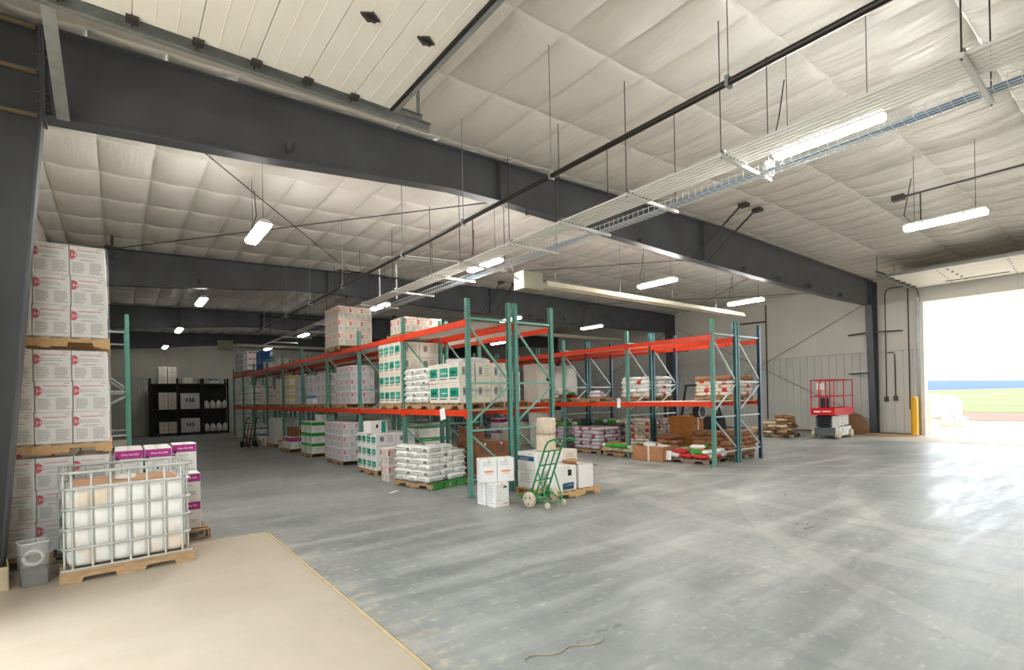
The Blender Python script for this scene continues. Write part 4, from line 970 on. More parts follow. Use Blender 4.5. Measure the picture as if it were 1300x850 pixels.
# ------------------------------------------------------------------ pallet racks
BAY = 2.664
def cpost(mb, x, y, s, h, m=0):
    # C-shaped upright open towards the rack's middle; s = +1 when the open side faces +x
    d, w, t = 0.075, 0.085, 0.006; xa = x - s * d / 2; xb = x + s * d / 2
    mb.box(min(xa, xa + s * t), y - w / 2, 0, max(xa, xa + s * t), y + w / 2, h, m)
    mb.box(min(xa, xb), y - w / 2, 0, max(xa, xb), y - w / 2 + t, h, m); mb.box(min(xa, xb), y + w / 2 - t, 0, max(xa, xb), y + w / 2, h, m)
    mb.box(min(xb - s * t, xb), y - w / 2, 0, max(xb - s * t, xb), y - w / 2 + 0.024, h, m); mb.box(min(xb - s * t, xb), y + w / 2 - 0.024, 0, max(xb - s * t, xb), y + w / 2, h, m)
    return mb
def rack(label, x0, x1, y0, nb, fm, rm, bm, levels=(1.602, 3.271), H=3.66, skip=(), grp=None, slots=2):
    t = thing('pallet_rack', label, 'rack', (0, y0, 0), 0, grp)
    cache = {}
    def part(n, key, mk, mats, loc, rot=(0, 0, 0)):
        if key not in cache: cache[key] = mk().mesh(n, mats)
        return obj(n, cache[key], parent=t, loc=loc, rot=rot)
    for k in range(nb + 1):
        for x, s, m in ((x0, 1, fm), (x1, -1, rm)):
            p = part('upright_post', ('p', m, s), lambda: cpost(MB(), 0, 0, s, H), [m], (x, k * BAY, 0))
            part('foot_plate', 'fp', lambda: MB().box(-0.06, -0.06, 0, 0.06, 0.06, 0.008), ['rack_teal_dark'], (x, k * BAY, 0))
            if k < slots:
                key = ('sl', s)
                def mk():
                    sl = MB(); z = 0.1
                    while z < H - 0.08:
                        for q in (-0.02, 0.02): sl.quad((-s * 0.0385, q - 0.005, z), (0, 0.010, 0), (0, 0, 0.026))
                        sl.quad((-s * 0.018 - 0.004, -0.0433, z), (0.008, 0, 0), (0, 0, 0.02)); z += 0.0508
                    return sl
                part('slots', key, mk, ['slot_dark'], (x, k * BAY, 0))['kind'] = 'stuff'
        a, b = x0 + 0.03, x1 - 0.03
        for z in (0.32, 1.22, 2.10, 3.30):
            part('horizontal_strut', 'hs', lambda: MB().box(a, -0.02, -0.018, b, 0.02, 0.018), [bm], (0, k * BAY, z))
        for n, (za, zb) in enumerate(((3.15, 2.16), (1.36, 2.02), (1.14, 0.40))):
            part('diagonal_brace', ('db', n), lambda: MB().bar((a, 0, za), (b, 0, zb), 0.036, 0.030), [bm], (0, k * BAY, 0))
    for k in range(nb):
        for z in levels:
            if (k, z) in skip: continue
            for x, s in ((x0, 1), (x1, -1)):
                part('beam', ('b', s), lambda: MB().prism([(-s * 0.034, -0.115), (-s * 0.034, 0), (s * 0.01, 0), (s * 0.01, -0.035), (s * 0.028, -0.035), (s * 0.028, -0.115)], 0.048, BAY - 0.048, 'y'), ['beam_red'], (x, k * BAY, z))
                for yy in (0.046, BAY - 0.046): part('beam_connector', ('bc', s), lambda: MB().box(-0.043, -0.004, -0.16, 0.03, 0.004, 0.015).box(-s * 0.040 - 0.003, -0.05, -0.155, -s * 0.040 + 0.003, 0.05, 0.01), ['beam_plate'], (x, k * BAY + yy, z))
            def deck():
                d = MB(); yy = 0.1; c = 0
                while yy < BAY - 0.12: d.box(x0 - 0.02, yy, -0.022, x1 + 0.02, yy + 0.055, -0.001); yy += 0.125
                return d
            part('wire_deck', 'wd', deck, ['deck_wire'], (0, k * BAY, z))
    return t
YA, YBK = 7.9225, 6.978
rack('left pallet rack with red beams facing the left aisle', 5.111, 6.062, YA, 9, 'rack_green', 'rack_green', 'brace_green')
ra2 = rack('back row of the left pallet rack behind its loaded front', 6.216, 7.165, YA, 9, 'rack_green', 'rack_green', 'brace_green')
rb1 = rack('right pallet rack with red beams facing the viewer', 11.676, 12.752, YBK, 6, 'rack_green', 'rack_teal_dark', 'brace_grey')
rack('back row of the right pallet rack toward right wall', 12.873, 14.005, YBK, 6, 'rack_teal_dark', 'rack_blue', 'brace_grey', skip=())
rack('tall green rack along left wall behind the carton stacks', -1.0, 0.17, 12.95, 1, 'rack_green', 'rack_green', 'brace_grey', levels=(1.0,), slots=0)
sp = MB()
for z in (0.6, 2.0, 3.5): sp.box(6.107, YA - 0.015, z - 0.015, 6.172, YA + 0.015, z + 0.015)
obj('row_spacer', sp.mesh('row_spacer', ['brace_green']), parent=ra2, loc=(0, -YA, 0))

# ------------------------------------------------------------------ left wall: the tall carton stack
G = 'cartons of the tall left stack'
for ti, (zb, tn) in enumerate(((0.0, 'lowest tier'), (1.262, 'middle tier'), (2.524, 'top tier'))):
    pallet(-0.67, 8.55, zb, f'light wooden pallet under the {tn} of tall left carton stack', 'pallet_new', math.pi / 2)
    for k, kn in enumerate(('bottom', 'middle', 'top')):
        for i, xn in enumerate(('left', 'middle', 'right')):
            for j, yn in enumerate(('front', 'middle', 'rear')):
                if not (j == 0 or i == 2 or (ti == 2 and k == 2)): continue
                carton('h_near', (-1.105 + 0.17 + i * 0.338 + (0.004 if k % 2 else -0.004), 8.19 + j * 0.338, zb + 0.132 + k * 0.3665 + (0.0 if True else 0)),
                       f'white red-lettered carton, {kn} layer, {xn} column, {yn} row, {tn} of left stack', rng.uniform(-0.006, 0.006), G)
# stretch film round each tier of that stack
for zb, tn in ((0.0, 'lowest'), (1.262, 'middle'), (2.524, 'top')):
    fb = MB(); n = 40; vs = []; per = []
    x0, x1, y0, y1 = -1.125, -0.075, 8.005, 9.055
    for q in range(n):
        t = q / n * 4; s = int(t); u = t - s
        p = [(x0 + (x1 - x0) * u, y0), (x1, y0 + (y1 - y0) * u), (x1 - (x1 - x0) * u, y1), (x0, y1 - (y1 - y0) * u)][s]; per.append(p)
    for z in [zb + 0.10 + 1.14 * q / 10 for q in range(11)]:
        for p in per:
            o = 0.006 * math.sin(z * 23 + p[0] * 9 + p[1] * 7); vs.append((p[0] + (o if p[0] > -0.2 else (-o if p[0] < -1.0 else 0)) , p[1] - abs(o) * (p[1] < 8.1), z))
    fb.add(vs, [(r * n + q, r * n + (q + 1) % n, (r + 1) * n + (q + 1) % n, (r + 1) * n + q) for r in range(10) for q in range(n)], 0, True)
    tag(obj('stretch_film', fb, ['stretch_film']), f'clear stretch film wrapped round the {tn} tier of tall left carton stack', 'stretch film')

# second stack behind it along the wall
stack('h_cream', -1.1, 9.5, 0, 3, 2, 5, 'cream carton', 'behind tall left stack', 'cartons behind the tall left stack')

# magenta band cartons on the next pallet
pallet(0.43, 8.62, 0, 'weathered pallet under the magenta-banded cartons behind the white tote', 'pallet_wood', 0.06)
GP = 'magenta banded cartons'
for x, y, k, lb in [(0.10, 8.28, 0, 'left front, bottom layer'), (0.10, 8.28, 1, 'left front, middle layer'), (0.10, 8.28, 2, 'left front, top layer'),
                    (0.41, 8.27, 0, 'middle front, bottom layer'), (0.41, 8.27, 1, 'middle front, middle layer'), (0.41, 8.27, 2, 'middle front, top layer'),
                    (0.73, 8.36, 0, 'right front, bottom layer'), (0.73, 8.36, 1, 'right front, topmost of its column'),
                    (0.10, 8.66, 0, 'left rear, bottom layer'), (0.10, 8.66, 1, 'left rear, middle layer'), (0.10, 8.66, 2, 'left rear, top layer'),
                    (0.41, 8.66, 0, 'middle rear, bottom layer'), (0.41, 8.66, 1, 'middle rear, middle layer'), (0.41, 8.66, 2, 'middle rear, top layer'),
                    (0.74, 8.80, 0, 'right rear, bottom layer'), (0.74, 8.80, 1, 'right rear, middle layer'), (0.74, 8.80, 2, 'right rear, topmost layer')]:
    carton('class', (x, y, 0.132 + k * 0.3785), 'magenta-banded carton, ' + lb + ', behind white tote', rng.uniform(-0.03, 0.03), GP)

# caged tote on a pallet
tt = thing('caged_tote', 'white plastic tank in a galvanised cage on a wooden base by the left cartons', 'tank tote', (0.055, 7.46, 0), 0.07)
w2, d2 = 0.57, 0.44
mb = MB()
BARX = [-w2 + 0.085 + (2 * w2 - 0.17) * i / 6 for i in range(7)]
nA = 0
def tote_ring(z, inset):
    hw, hd, rr = w2 - inset, d2 - inset, 0.07; out = []
    def side(p0, p1, n, grooves):
        for q in range(n):
            t = q / n; x = p0[0] + (p1[0] - p0[0]) * t; yv = p0[1] + (p1[1] - p0[1]) * t; g = 0.0
            if grooves and 0.17 < z < 0.96: g = max(0.022 * math.exp(-((x - b) / 0.020) ** 2) for b in BARX)
            sgn = -1 if p0[1] < 0 else 1
            out.append((x, yv - sgn * g, z))
    def arc(cx, cy, a0):
        for q in range(5): t = a0 + math.pi / 2 * q / 5; out.append((cx + rr * math.cos(t), cy + rr * math.sin(t), z))
    side((-hw + rr, -hd), (hw - rr, -hd), 72, True); arc(hw - rr, -hd + rr, -math.pi / 2); side((hw, -hd + rr), (hw, hd - rr), 8, False); arc(hw - rr, hd - rr, 0)
    side((hw - rr, hd), (-hw + rr, hd), 72, True); arc(-hw + rr, hd - rr, math.pi / 2); side((-hw, hd - rr), (-hw, -hd + rr), 8, False); arc(-hw + rr, -hd + rr, math.pi)
    return out
rings = [tote_ring(z, ins) for z, ins in ((0.14, 0.10), (0.15, 0.06), (0.19, 0.04), (0.26, 0.034), (0.335, 0.036), (0.345, 0.046), (0.355, 0.036), (0.54, 0.034), (0.55, 0.044), (0.56, 0.034), (0.745, 0.034), (0.755, 0.044), (0.765, 0.034), (0.90, 0.034), (0.955, 0.045), (0.975, 0.075), (0.98, 0.12))]
nA = len(rings[0])
vs = [v for r in rings for v in r]; mb.add(vs, [(k * nA + q, k * nA + (q + 1) % nA, (k + 1) * nA + (q + 1) % nA, (k + 1) * nA + q) for k in range(len(rings) - 1) for q in range(nA)], 0, True)
mb.add(rings[0], [tuple(reversed(range(nA)))], 0)
obj('tank', mb, ['hdpe'], tt)
topm = MB(); vs = [(0, 0, 0.988)]; nr = 6
for r in range(1, nr + 1):
    for v in tote_ring(0, 0.10): vs.append((v[0] * r / nr, v[1] * r / nr, 0.982 + 0.008 * math.sin(9 * v[0] * r / nr) * (r < nr)))
fs = [(0, 1 + q, 1 + (q + 1) % nA) for q in range(nA)] + [(1 + (r - 1) * nA + q, 1 + r * nA + q, 1 + r * nA + (q + 1) % nA, 1 + (r - 1) * nA + (q + 1) % nA) for r in range(1, nr) for q in range(nA)]
topm.add(vs, fs, 0, True); obj('dusty_top', topm, ['tote_dirt'], tt)
obj('fill_cap', MB().lathe([(0.1, 0.985), (0.1, 1.015), (0.085, 1.025), (0.01, 1.025)], 18), ['hdpe'], tt)
cz_ = [0.345, 0.55, 0.755, 0.965, 1.135]
for z in cz_:
    pts = [(-w2 + 0.06, -d2, z), (w2 - 0.06, -d2, z), (w2 - 0.015, -d2 + 0.015, z), (w2, -d2 + 0.06, z), (w2, d2 - 0.06, z), (w2 - 0.015, d2 - 0.015, z), (w2 - 0.06, d2, z), (-w2 + 0.06, d2, z), (-w2 + 0.015, d2 - 0.015, z), (-w2, d2 - 0.06, z), (-w2, -d2 + 0.06, z), (-w2 + 0.015, -d2 + 0.015, z), (-w2 + 0.06, -d2, z)]
    obj('cage_ring', MB().path(pts, 0.0125 if z < 1.1 else 0.016, 8), ['tote_cage'], tt)
for i in range(7):
    x = BARX[i]
    for s in (-1, 1): obj('cage_bar', MB().tube((x, s * (d2 - 0.02), 0.135), (x, s * (d2 - 0.02), 1.135), 0.011, 8), ['tote_cage'], tt)
for j in range(5):
    yv = -d2 + 0.08 + (2 * d2 - 0.16) * j / 4
    for s in (-1, 1): obj('cage_bar', MB().tube((s * (w2 - 0.02), yv, 0.135), (s * (w2 - 0.02), yv, 1.135), 0.011, 8), ['tote_cage'], tt)
obj('base_rail', MB().box(-w2 - 0.01, -d2 - 0.02, 0.125, w2 + 0.01, -d2 + 0.02, 0.14).box(-w2 - 0.01, d2 - 0.02, 0.125, w2 + 0.01, d2 + 0.02, 0.14), ['tote_cage'], tt)
obj('placard', MB().box(-w2 - 0.03, -0.16, 0.55, -w2 - 0.024, 0.16, 0.86), ['galv'], tt)
obj('valve', MB().tube((-w2 - 0.05, 0.0, 0.2), (-w2 + 0.06, 0.0, 0.2), 0.035, 12).tube((-w2 - 0.05, 0, 0.2), (-w2 - 0.05, 0, 0.28), 0.015), ['truck_black'], tt)
bdm = MB().cbox(-0.59, -0.045, 0, 0.59, 0.045, 0.019, 0.003).mesh('deck_board', ['pallet_wood'])
for i in range(7): obj('deck_board', bdm, parent=tt, loc=(0, -0.44 + 0.88 * i / 6, 0.104))
stm = MB().prism([(-0.59, 0.0), (-0.59, 0.103), (0.59, 0.103), (0.59, 0.0), (0.42, 0.0), (0.40, 0.05), (0.14, 0.05), (0.12, 0.0), (-0.12, 0.0), (-0.14, 0.05), (-0.40, 0.05), (-0.42, 0.0)], -0.02, 0.02, 'y').mesh('stringer', ['pallet_wood'])
for yv in (-0.455, 0, 0.455): obj('stringer', stm, parent=tt, loc=(0, yv, 0))

# clear tub with a coil, and scraps at the lower left corner
tb = thing('clear_tub', 'clear plastic tub holding a white hose coil left of the caged tote', 'tub', (-0.72, 7.24, 0), 0.25)
sh = MB(); rg = [[(sx * (0.105 + 0.012 * z / 0.44), sy * (0.105 + 0.012 * z / 0.44), z) for sx, sy in ((-1, -.8), (-.8, -1), (.8, -1), (1, -.8), (1, .8), (.8, 1), (-.8, 1), (-1, .8))] for z in (0.004, 0.2, 0.4, 0.43, 0.44)]
vs = [v for r in rg for v in r]; sh.add(vs, [(k * 8 + q, k * 8 + (q + 1) % 8, k * 8 + 8 + (q + 1) % 8, k * 8 + 8 + q) for k in range(4) for q in range(8)]); sh.add(rg[0], [tuple(reversed(range(8)))])
obj('shell', sh, ['clear_plastic'], tb)
obj('rim', MB().path([(v[0], v[1], 0.44) for v in rg[4]] + [(rg[4][0][0], rg[4][0][1], 0.44)], 0.006, 6), ['hose_white'], tb)
obj('lower_half', MB().box(-0.095, -0.095, 0.006, 0.095, 0.095, 0.16), ['mud'], tb)
hc = obj('hose_coil', MB().path([(0.075 * math.cos(a), -0.02 + 0.003 * a, 0.27 + 0.075 * math.sin(a)) for a in [q * 0.42 for q in range(60)]], 0.014, 8), ['hose_white'], loc=(-0.72, 7.24, 0)); tag(hc, 'white hose coil inside the clear plastic tub', 'hose')
cr = thing('floor_tray', 'tan cardboard tray at lower left edge holding a white panel', 'tray', (-1.1, 7.32, 0), 0.15)
for a in ((-0.18, -0.2, 0.18, -0.19), (-0.18, 0.19, 0.18, 0.2), (-0.18, -0.2, -0.17, 0.2), (0.17, -0.2, 0.18, 0.2)): obj('side', MB().box(a[0], a[1], 0, a[2], a[3], 0.24), ['foam_beige'], cr)
obj('bottom', MB().box(-0.18, -0.2, 0, 0.18, 0.2, 0.01), ['foam_beige'], cr)
tag(obj('foam_sheet', MB().cbox(-0.06, -0.012, 0.0, 0.06, 0.012, 0.33, 0.004), ['carton_white'], loc=(-1.06, 7.23, 0.011), rot=(0.05, 0, 0.1)), 'white upright foam sheet standing in the tan tray', 'foam sheet')

# ------------------------------------------------------------------ left rack loads, front row (bays counted from the viewer)
def bay(k): return YA + k * BAY
L1, L2 = 1.603, 3.272
# bay 1 floor: white sacks on a green edged pallet, turned a little
sack_stack('white', 5.27, 9.72, 0, 6, 'white sack', 'green-sided floor pallet', 'white sacks on the floor pallet', rz=0.22, pal='pallet_green', drop=3, jit=0.014)
stack('h_cream', 4.70, 10.62, 0, 1, 1, 2, 'white carton pair', 'left of white floor sacks', 'cartons left of the white floor sacks', pz=False)
# bay 2 floor
stack('teal', 4.84, 11.62, 0, 2, 4, 3, 'teal-label carton', 'floor of second bay', 'teal-label cartons on the floor')
carton('small', (5.02, 12.05, 0.132 + 3 * 0.293), 'small white carton with teal end atop floor teal-label stack', 0.15)
# bay 3 floor
stack('h_grey', 4.92, 14.05, 0, 3, 4, 3, 'pale grey carton', 'floor of third bay', 'pale grey cartons on the floor')
# bay 4 floor
stack('green', 4.9, 16.95, 0, 2, 3, 3, 'green-banded carton', 'floor of fourth bay', 'green-banded cartons', drop=((1, 1, 2), (1, 2, 2)))
wc = thing('wire_crate', 'green wire crate frame round the green-banded cartons on fourth bay floor', 'crate', (5.4, 17.5, 0))
wm = MB()
for z in (0.3, 0.7, 1.05): wm.path([(-0.54, -0.62, z), (0.54, -0.62, z), (0.54, 0.7, z), (-0.54, 0.7, z), (-0.54, -0.62, z)], 0.008, 6)
obj('rings', wm, ['wire_green'], wc)
for x, y in ((-0.54, -0.62), (0.54, -0.62), (0.54, 0.7), (-0.54, 0.7), (-0.54, 0.0), (0, -0.62)): obj('upright_wire', MB().tube((x, y, 0.12), (x, y, 1.12), 0.009, 6), ['wire_green'], wc)
carton('green', (5.42, 17.2, 0.132 + 3 * 0.343), 'green-banded carton set alone on top of fourth bay floor stack', 0.1)
# bay 5 floor
stack('magenta', 4.85, 19.25, 0, 2, 2, 1, 'magenta-striped carton', 'floor of fifth bay', 'magenta-striped cartons')
stack('kraft', 4.95, 19.3, 0.132 + 0.424, 1, 2, 1, 'brown carton', 'atop fifth bay magenta cartons', 'brown cartons in fifth bay', pz=False)
carton('yellow', (5.25, 21.6, 0.001), 'yellow-banded carton on floor just beyond fifth bay post', 0.1)
carton('yellow', (5.2, 20.7, 0.001), 'yellow-banded carton on floor beside the magenta-striped cartons', -0.1)
def wrapped(name, label, x, y, z, w, d, h, mat='bag_clear', cat='bulk bag', rz=0):
    mb = MB(); n = 28; vs = []
    zs = [0, 0.08, 0.5, 0.85, 0.97, 1.0]; sc = [0.96, 1.0, 1.02, 1.0, 0.92, 0.7]
    for zz, s_ in zip(zs, sc):
        for q in range(n):
            t = 2 * math.pi * q / n; e = 0.35; r = 1 + 0.03 * math.sin(5 * t + zz * 9)
            vs.append((math.copysign(abs(math.cos(t)) ** e, math.cos(t)) * w / 2 * s_ * r, math.copysign(abs(math.sin(t)) ** e, math.sin(t)) * d / 2 * s_ * r, zz * h + 0.02 * math.sin(3 * t) * (zz > 0.9)))
    mb.add(vs, [(k * n + q, k * n + (q + 1) % n, (k + 1) * n + (q + 1) % n, (k + 1) * n + q) for k in range(5) for q in range(n)], 0, True); mb.add(vs[-n:], [tuple(range(n))], 0); mb.add(vs[:n], [tuple(reversed(range(n)))], 0)
    return tag(obj(name, mb, [mat], loc=(x, y, z), rot=(0, 0, rz)), label, cat)
pallet(5.4, 22.6, 0, 'wooden pallet under the plastic-covered load in sixth bay', 'pallet_wood')
wrapped('covered_load', 'clear plastic covered load on sixth bay floor', 5.4, 22.6, 0.132, 0.95, 1.1, 1.05, 'bag_clear', 'covered load')
carton('plain', (5.05, 23.6, 0.001), 'cream carton on floor beyond the plastic-covered load', 0.1)
stack('blue', 5.0, 24.9, 0, 2, 2, 2, 'blue-banded carton', 'floor of seventh bay', 'blue-banded cartons on the floor')
stack('plain', 5.0, 27.6, 0, 2, 2, 2, 'cream carton', 'floor of eighth bay', 'cream cartons in eighth bay')
carton('plain', (5.2, 30.0, 0.001), 'cream carton on floor of the farthest left rack bay', 0.2)

# level one
stack('teal_wide', 5.06, 8.16, L1, 3, 3, 2, 'big teal-label carton', 'first bay shelf', 'teal-label cartons on first bay shelf', jit=0.014, drop=((1, 1, 1), (2, 2, 1), (1, 2, 1)))
wrapped('plastic_cover', 'crumpled clear plastic over the teal-label cartons on first bay shelf', 5.62, 8.74, L1 + 0.135 + 0.78, 0.72, 0.7, 0.09, 'bag_clear', 'plastic cover')
carton('kraft', (5.75, 9.0, L1 + 0.135 + 0.388), 'brown carton showing above the big teal-label cartons', 0.2)
sack_stack('white', 5.60, 9.97, L1, 6, 'white sack', 'first bay shelf pallet', 'white sacks on first bay shelf', drop=2, jit=0.014)
stack('teal_tall', 5.08, 10.72, L1, 2, 4, 4, 'tall teal-label carton', 'second bay shelf', 'teal-label cartons on second bay shelf')
stack('h_grey', 5.2, 14.15, L1, 2, 3, 3, 'pale grey carton', 'third bay shelf near end', 'pale grey cartons on third bay shelf', drop=())
stack('greybox', 5.15, 16.2, L1, 2, 2, 3, 'flat grey carton', 'fourth bay shelf near end', 'flat grey cartons on fourth bay shelf')
stack('blue', 5.15, 17.55, L1, 2, 2, 1, 'blue-banded carton', 'fourth bay shelf', 'blue-banded cartons on fourth bay shelf')
stack('greybox', 5.15, 17.52, L1 + 0.131 + 0.304, 2, 2, 2, 'flat grey carton', 'above fourth bay blue cartons', 'flat grey cartons on fourth bay shelf', pz=False)
stack('greybox', 5.15, 18.75, L1, 2, 2, 3, 'flat grey carton', 'fifth bay shelf', 'flat grey cartons on fifth bay shelf')
stack('yellow', 5.1, 20.2, L1, 2, 2, 3, 'yellow-banded carton', 'fifth bay shelf far end', 'yellow-banded cartons on fifth bay shelf')
stack('plain', 5.1, 21.6, L1, 2, 2, 3, 'cream carton', 'sixth bay shelf', 'cream cartons on sixth bay shelf')
stack('plain', 5.1, 24.1, L1, 2, 3, 2, 'cream carton', 'seventh bay shelf', 'cream cartons on seventh bay shelf')
stack('fruit', 5.05, 27.0, L1, 2, 2, 3, 'red-arc fruit carton', 'eighth bay shelf', 'red-arc fruit cartons on eighth bay shelf')
stack('fruit', 5.05, 29.8, L1, 2, 2, 2, 'red-arc fruit carton', 'ninth bay shelf', 'red-arc fruit cartons on ninth bay shelf')
# top level
stack('h_cream', 4.97, 14.42, L2, 3, 3, 3, 'cream carton', 'atop left rack third bay', 'cream cartons atop the left rack')
stack('h_cream', 5.35, 11.0, L2, 3, 2, 1, 'dusty cream carton', 'atop left rack second bay', 'dusty cream cartons atop the left rack')
stack('fruit', 4.95, 27.2, L2, 2, 2, 3, 'red-arc fruit carton', 'atop left rack far end', 'red-arc fruit cartons atop the left rack')
stack('greybox', 4.95, 29.45, L2, 2, 2, 3, 'flat grey carton', 'atop left rack farthest bay', 'flat grey cartons atop the left rack')
def drum(x, y, z, label):
    d = thing('blue_drum', label, 'drum', (x, y, z)); obj('body', MB().lathe([(0.27, 0), (0.29, 0.03), (0.29, 0.28), (0.3, 0.3), (0.29, 0.32), (0.29, 0.58), (0.3, 0.6), (0.29, 0.62), (0.28, 0.86), (0.24, 0.88)], 20), ['drum_blue'], d)
    obj('bung', MB().tube((0.12, 0, 0.88), (0.12, 0, 0.9), 0.03, 10), ['truck_black'], d)
drum(5.4, 25.35, L2, 'front blue drum atop left rack before the fruit cartons'); drum(5.4, 26.0, L2, 'rear blue drum atop left rack beside the fruit cartons')
carton('plain', (5.3, 24.2, L2), 'cream carton atop left rack just before the blue drums', 0.1); carton('green', (5.3, 23.3, L2), 'green-banded carton atop left rack before the blue drums', -0.1); carton('plain', (5.35, 22.4, L2), 'cream carton atop left rack over the sixth bay', 0.2)

# left rack back row
stack('kraft', 6.28, 9.45, 0, 2, 2, 2, 'brown carton', 'back row floor, first bay', 'brown cartons in the back row')
carton('kraft', (6.5, 10.0, 0.132 + 2 * 0.343), 'brown carton topmost on back row floor stack', 0.2)
stack('greybox', 6.25, 12.1, L1, 2, 2, 4, 'tall grey carton', 'back row second bay shelf', 'grey cartons in the back row')
stack('plain', 6.25, 8.9, L1, 2, 2, 2, 'cream carton', 'back row first bay shelf', 'cream cartons in the back row')
stack('green', 6.25, 12.12, 0, 2, 2, 3, 'green-banded carton', 'back row second bay floor', 'green-banded cartons in the back row')
stack('h_grey', 6.25, 14.6, 0, 2, 2, 3, 'pale grey carton', 'back row third bay floor', 'pale grey cartons in the back row')
stack('blue', 6.25, 17.5, 0, 2, 2, 3, 'blue-banded carton', 'back row fourth bay floor', 'blue-banded cartons in the back row')
stack('magenta', 6.25, 11.0, 0, 2, 1, 1, 'magenta-striped carton', 'back row floor', 'magenta cartons in the back row')
tag(obj('paper_notice', MB().bar((5.062, 8.83, 1.63), (5.058, 8.78, 1.41), 0.20, 0.002, up=(1, 0, 0)), ['paper']), 'white paper notice hanging over the first bay red beam', 'paper')

# ------------------------------------------------------------------ in front of the left rack end
GB = 'white bottle cartons by the near rack post'
for kind, x, y, k, rz, lb in (('hood', 5.04, 6.98, 0, 0.04, 'white bottle carton with black bottle mark, bottom front by near rack post'), ('hood', 5.02, 7.235, 0, 0.0, 'white bottle carton, bottom rear by near rack post'),
                              ('orange', 4.93, 7.13, 1, -0.32, 'white bottle carton with orange lettering, upper left by near rack post'), ('orange', 5.215, 7.035, 1, -0.32, 'white bottle carton with orange lettering, upper right by near rack post')):
    carton(kind, (x, y, 0.001 + k * 0.403), lb, rz, GB)
pallet(6.55, 7.12, 0, 'light wooden pallet behind the green hand truck', 'pallet_new', math.pi / 2)
GN = 'navy-label cartons behind the hand truck'
carton('navy_plain', (6.17, 7.38, 0.132), 'plain white carton, bottom of the left column behind hand truck', 0.02, GN); carton('navy', (6.17, 7.38, 0.466), 'navy-label white carton, top of the left column behind hand truck', 0.0, GN)
carton('navy_plain', (6.53, 7.38, 0.132), 'plain white carton, bottom of second column under the twine roll', 0.0, GN); carton('navy', (6.53, 7.38, 0.466), 'navy-label white carton directly under the twine roll', -0.02, GN)
carton('navy_plain', (6.90, 7.36, 0.132), 'plain white carton, lowest behind the open cartons', 0.03, GN); carton('plain', (6.88, 7.34, 0.466), 'cream carton right of the twine roll', 0.1)
carton('navy2', (6.37, 6.83, 0.132), 'white carton with navy panel and black mark beside hand truck', 0.05)
oc = thing('open_carton', 'open white carton with flaps standing at the pallet right end', 'carton', (6.83, 6.85, 0.132), 0.05)
for a in ((-0.2, -0.18, 0.2, -0.175), (-0.2, 0.175, 0.2, 0.18), (-0.2, -0.18, -0.195, 0.18), (0.195, -0.18, 0.2, 0.18)): obj('side', MB().box(a[0], a[1], 0, a[2], a[3], 0.42), ['carton_white'], oc)
obj('bottom', MB().box(-0.2, -0.18, 0, 0.2, 0.18, 0.005), ['carton_kraft'], oc)
obj('flap', MB().bar((0.2, 0, 0.42), (0.36, 0, 0.37), 0.34, 0.004), ['carton_kraft'], oc); obj('flap', MB().bar((-0.2, 0, 0.42), (-0.27, 0, 0.50), 0.34, 0.004), ['carton_kraft'], oc)
obj('flap', MB().bar((0, 0.18, 0.42), (0, 0.26, 0.48), 0.38, 0.004), ['carton_kraft'], oc)
tw = thing('twine_roll', 'tall roll of cream baler twine standing on white cartons', 'twine', (6.42, 7.30, 0.80))
for k in range(2):
    obj('spool', MB().lathe([(0.10, 0.0), (0.165, 0.004), (0.182, 0.03), (0.184, 0.16), (0.182, 0.28), (0.165, 0.306), (0.10, 0.31)], 24, 0, 'z', (0.008 * k, 0.0, 0.312 * k)), ['twine'], tw)
obj('tie_band', MB().path([(0.187 * math.cos(t * 0.3), 0.187 * math.sin(t * 0.3), 0.31) for t in range(22)], 0.006, 6), ['bag_tan'], tw)

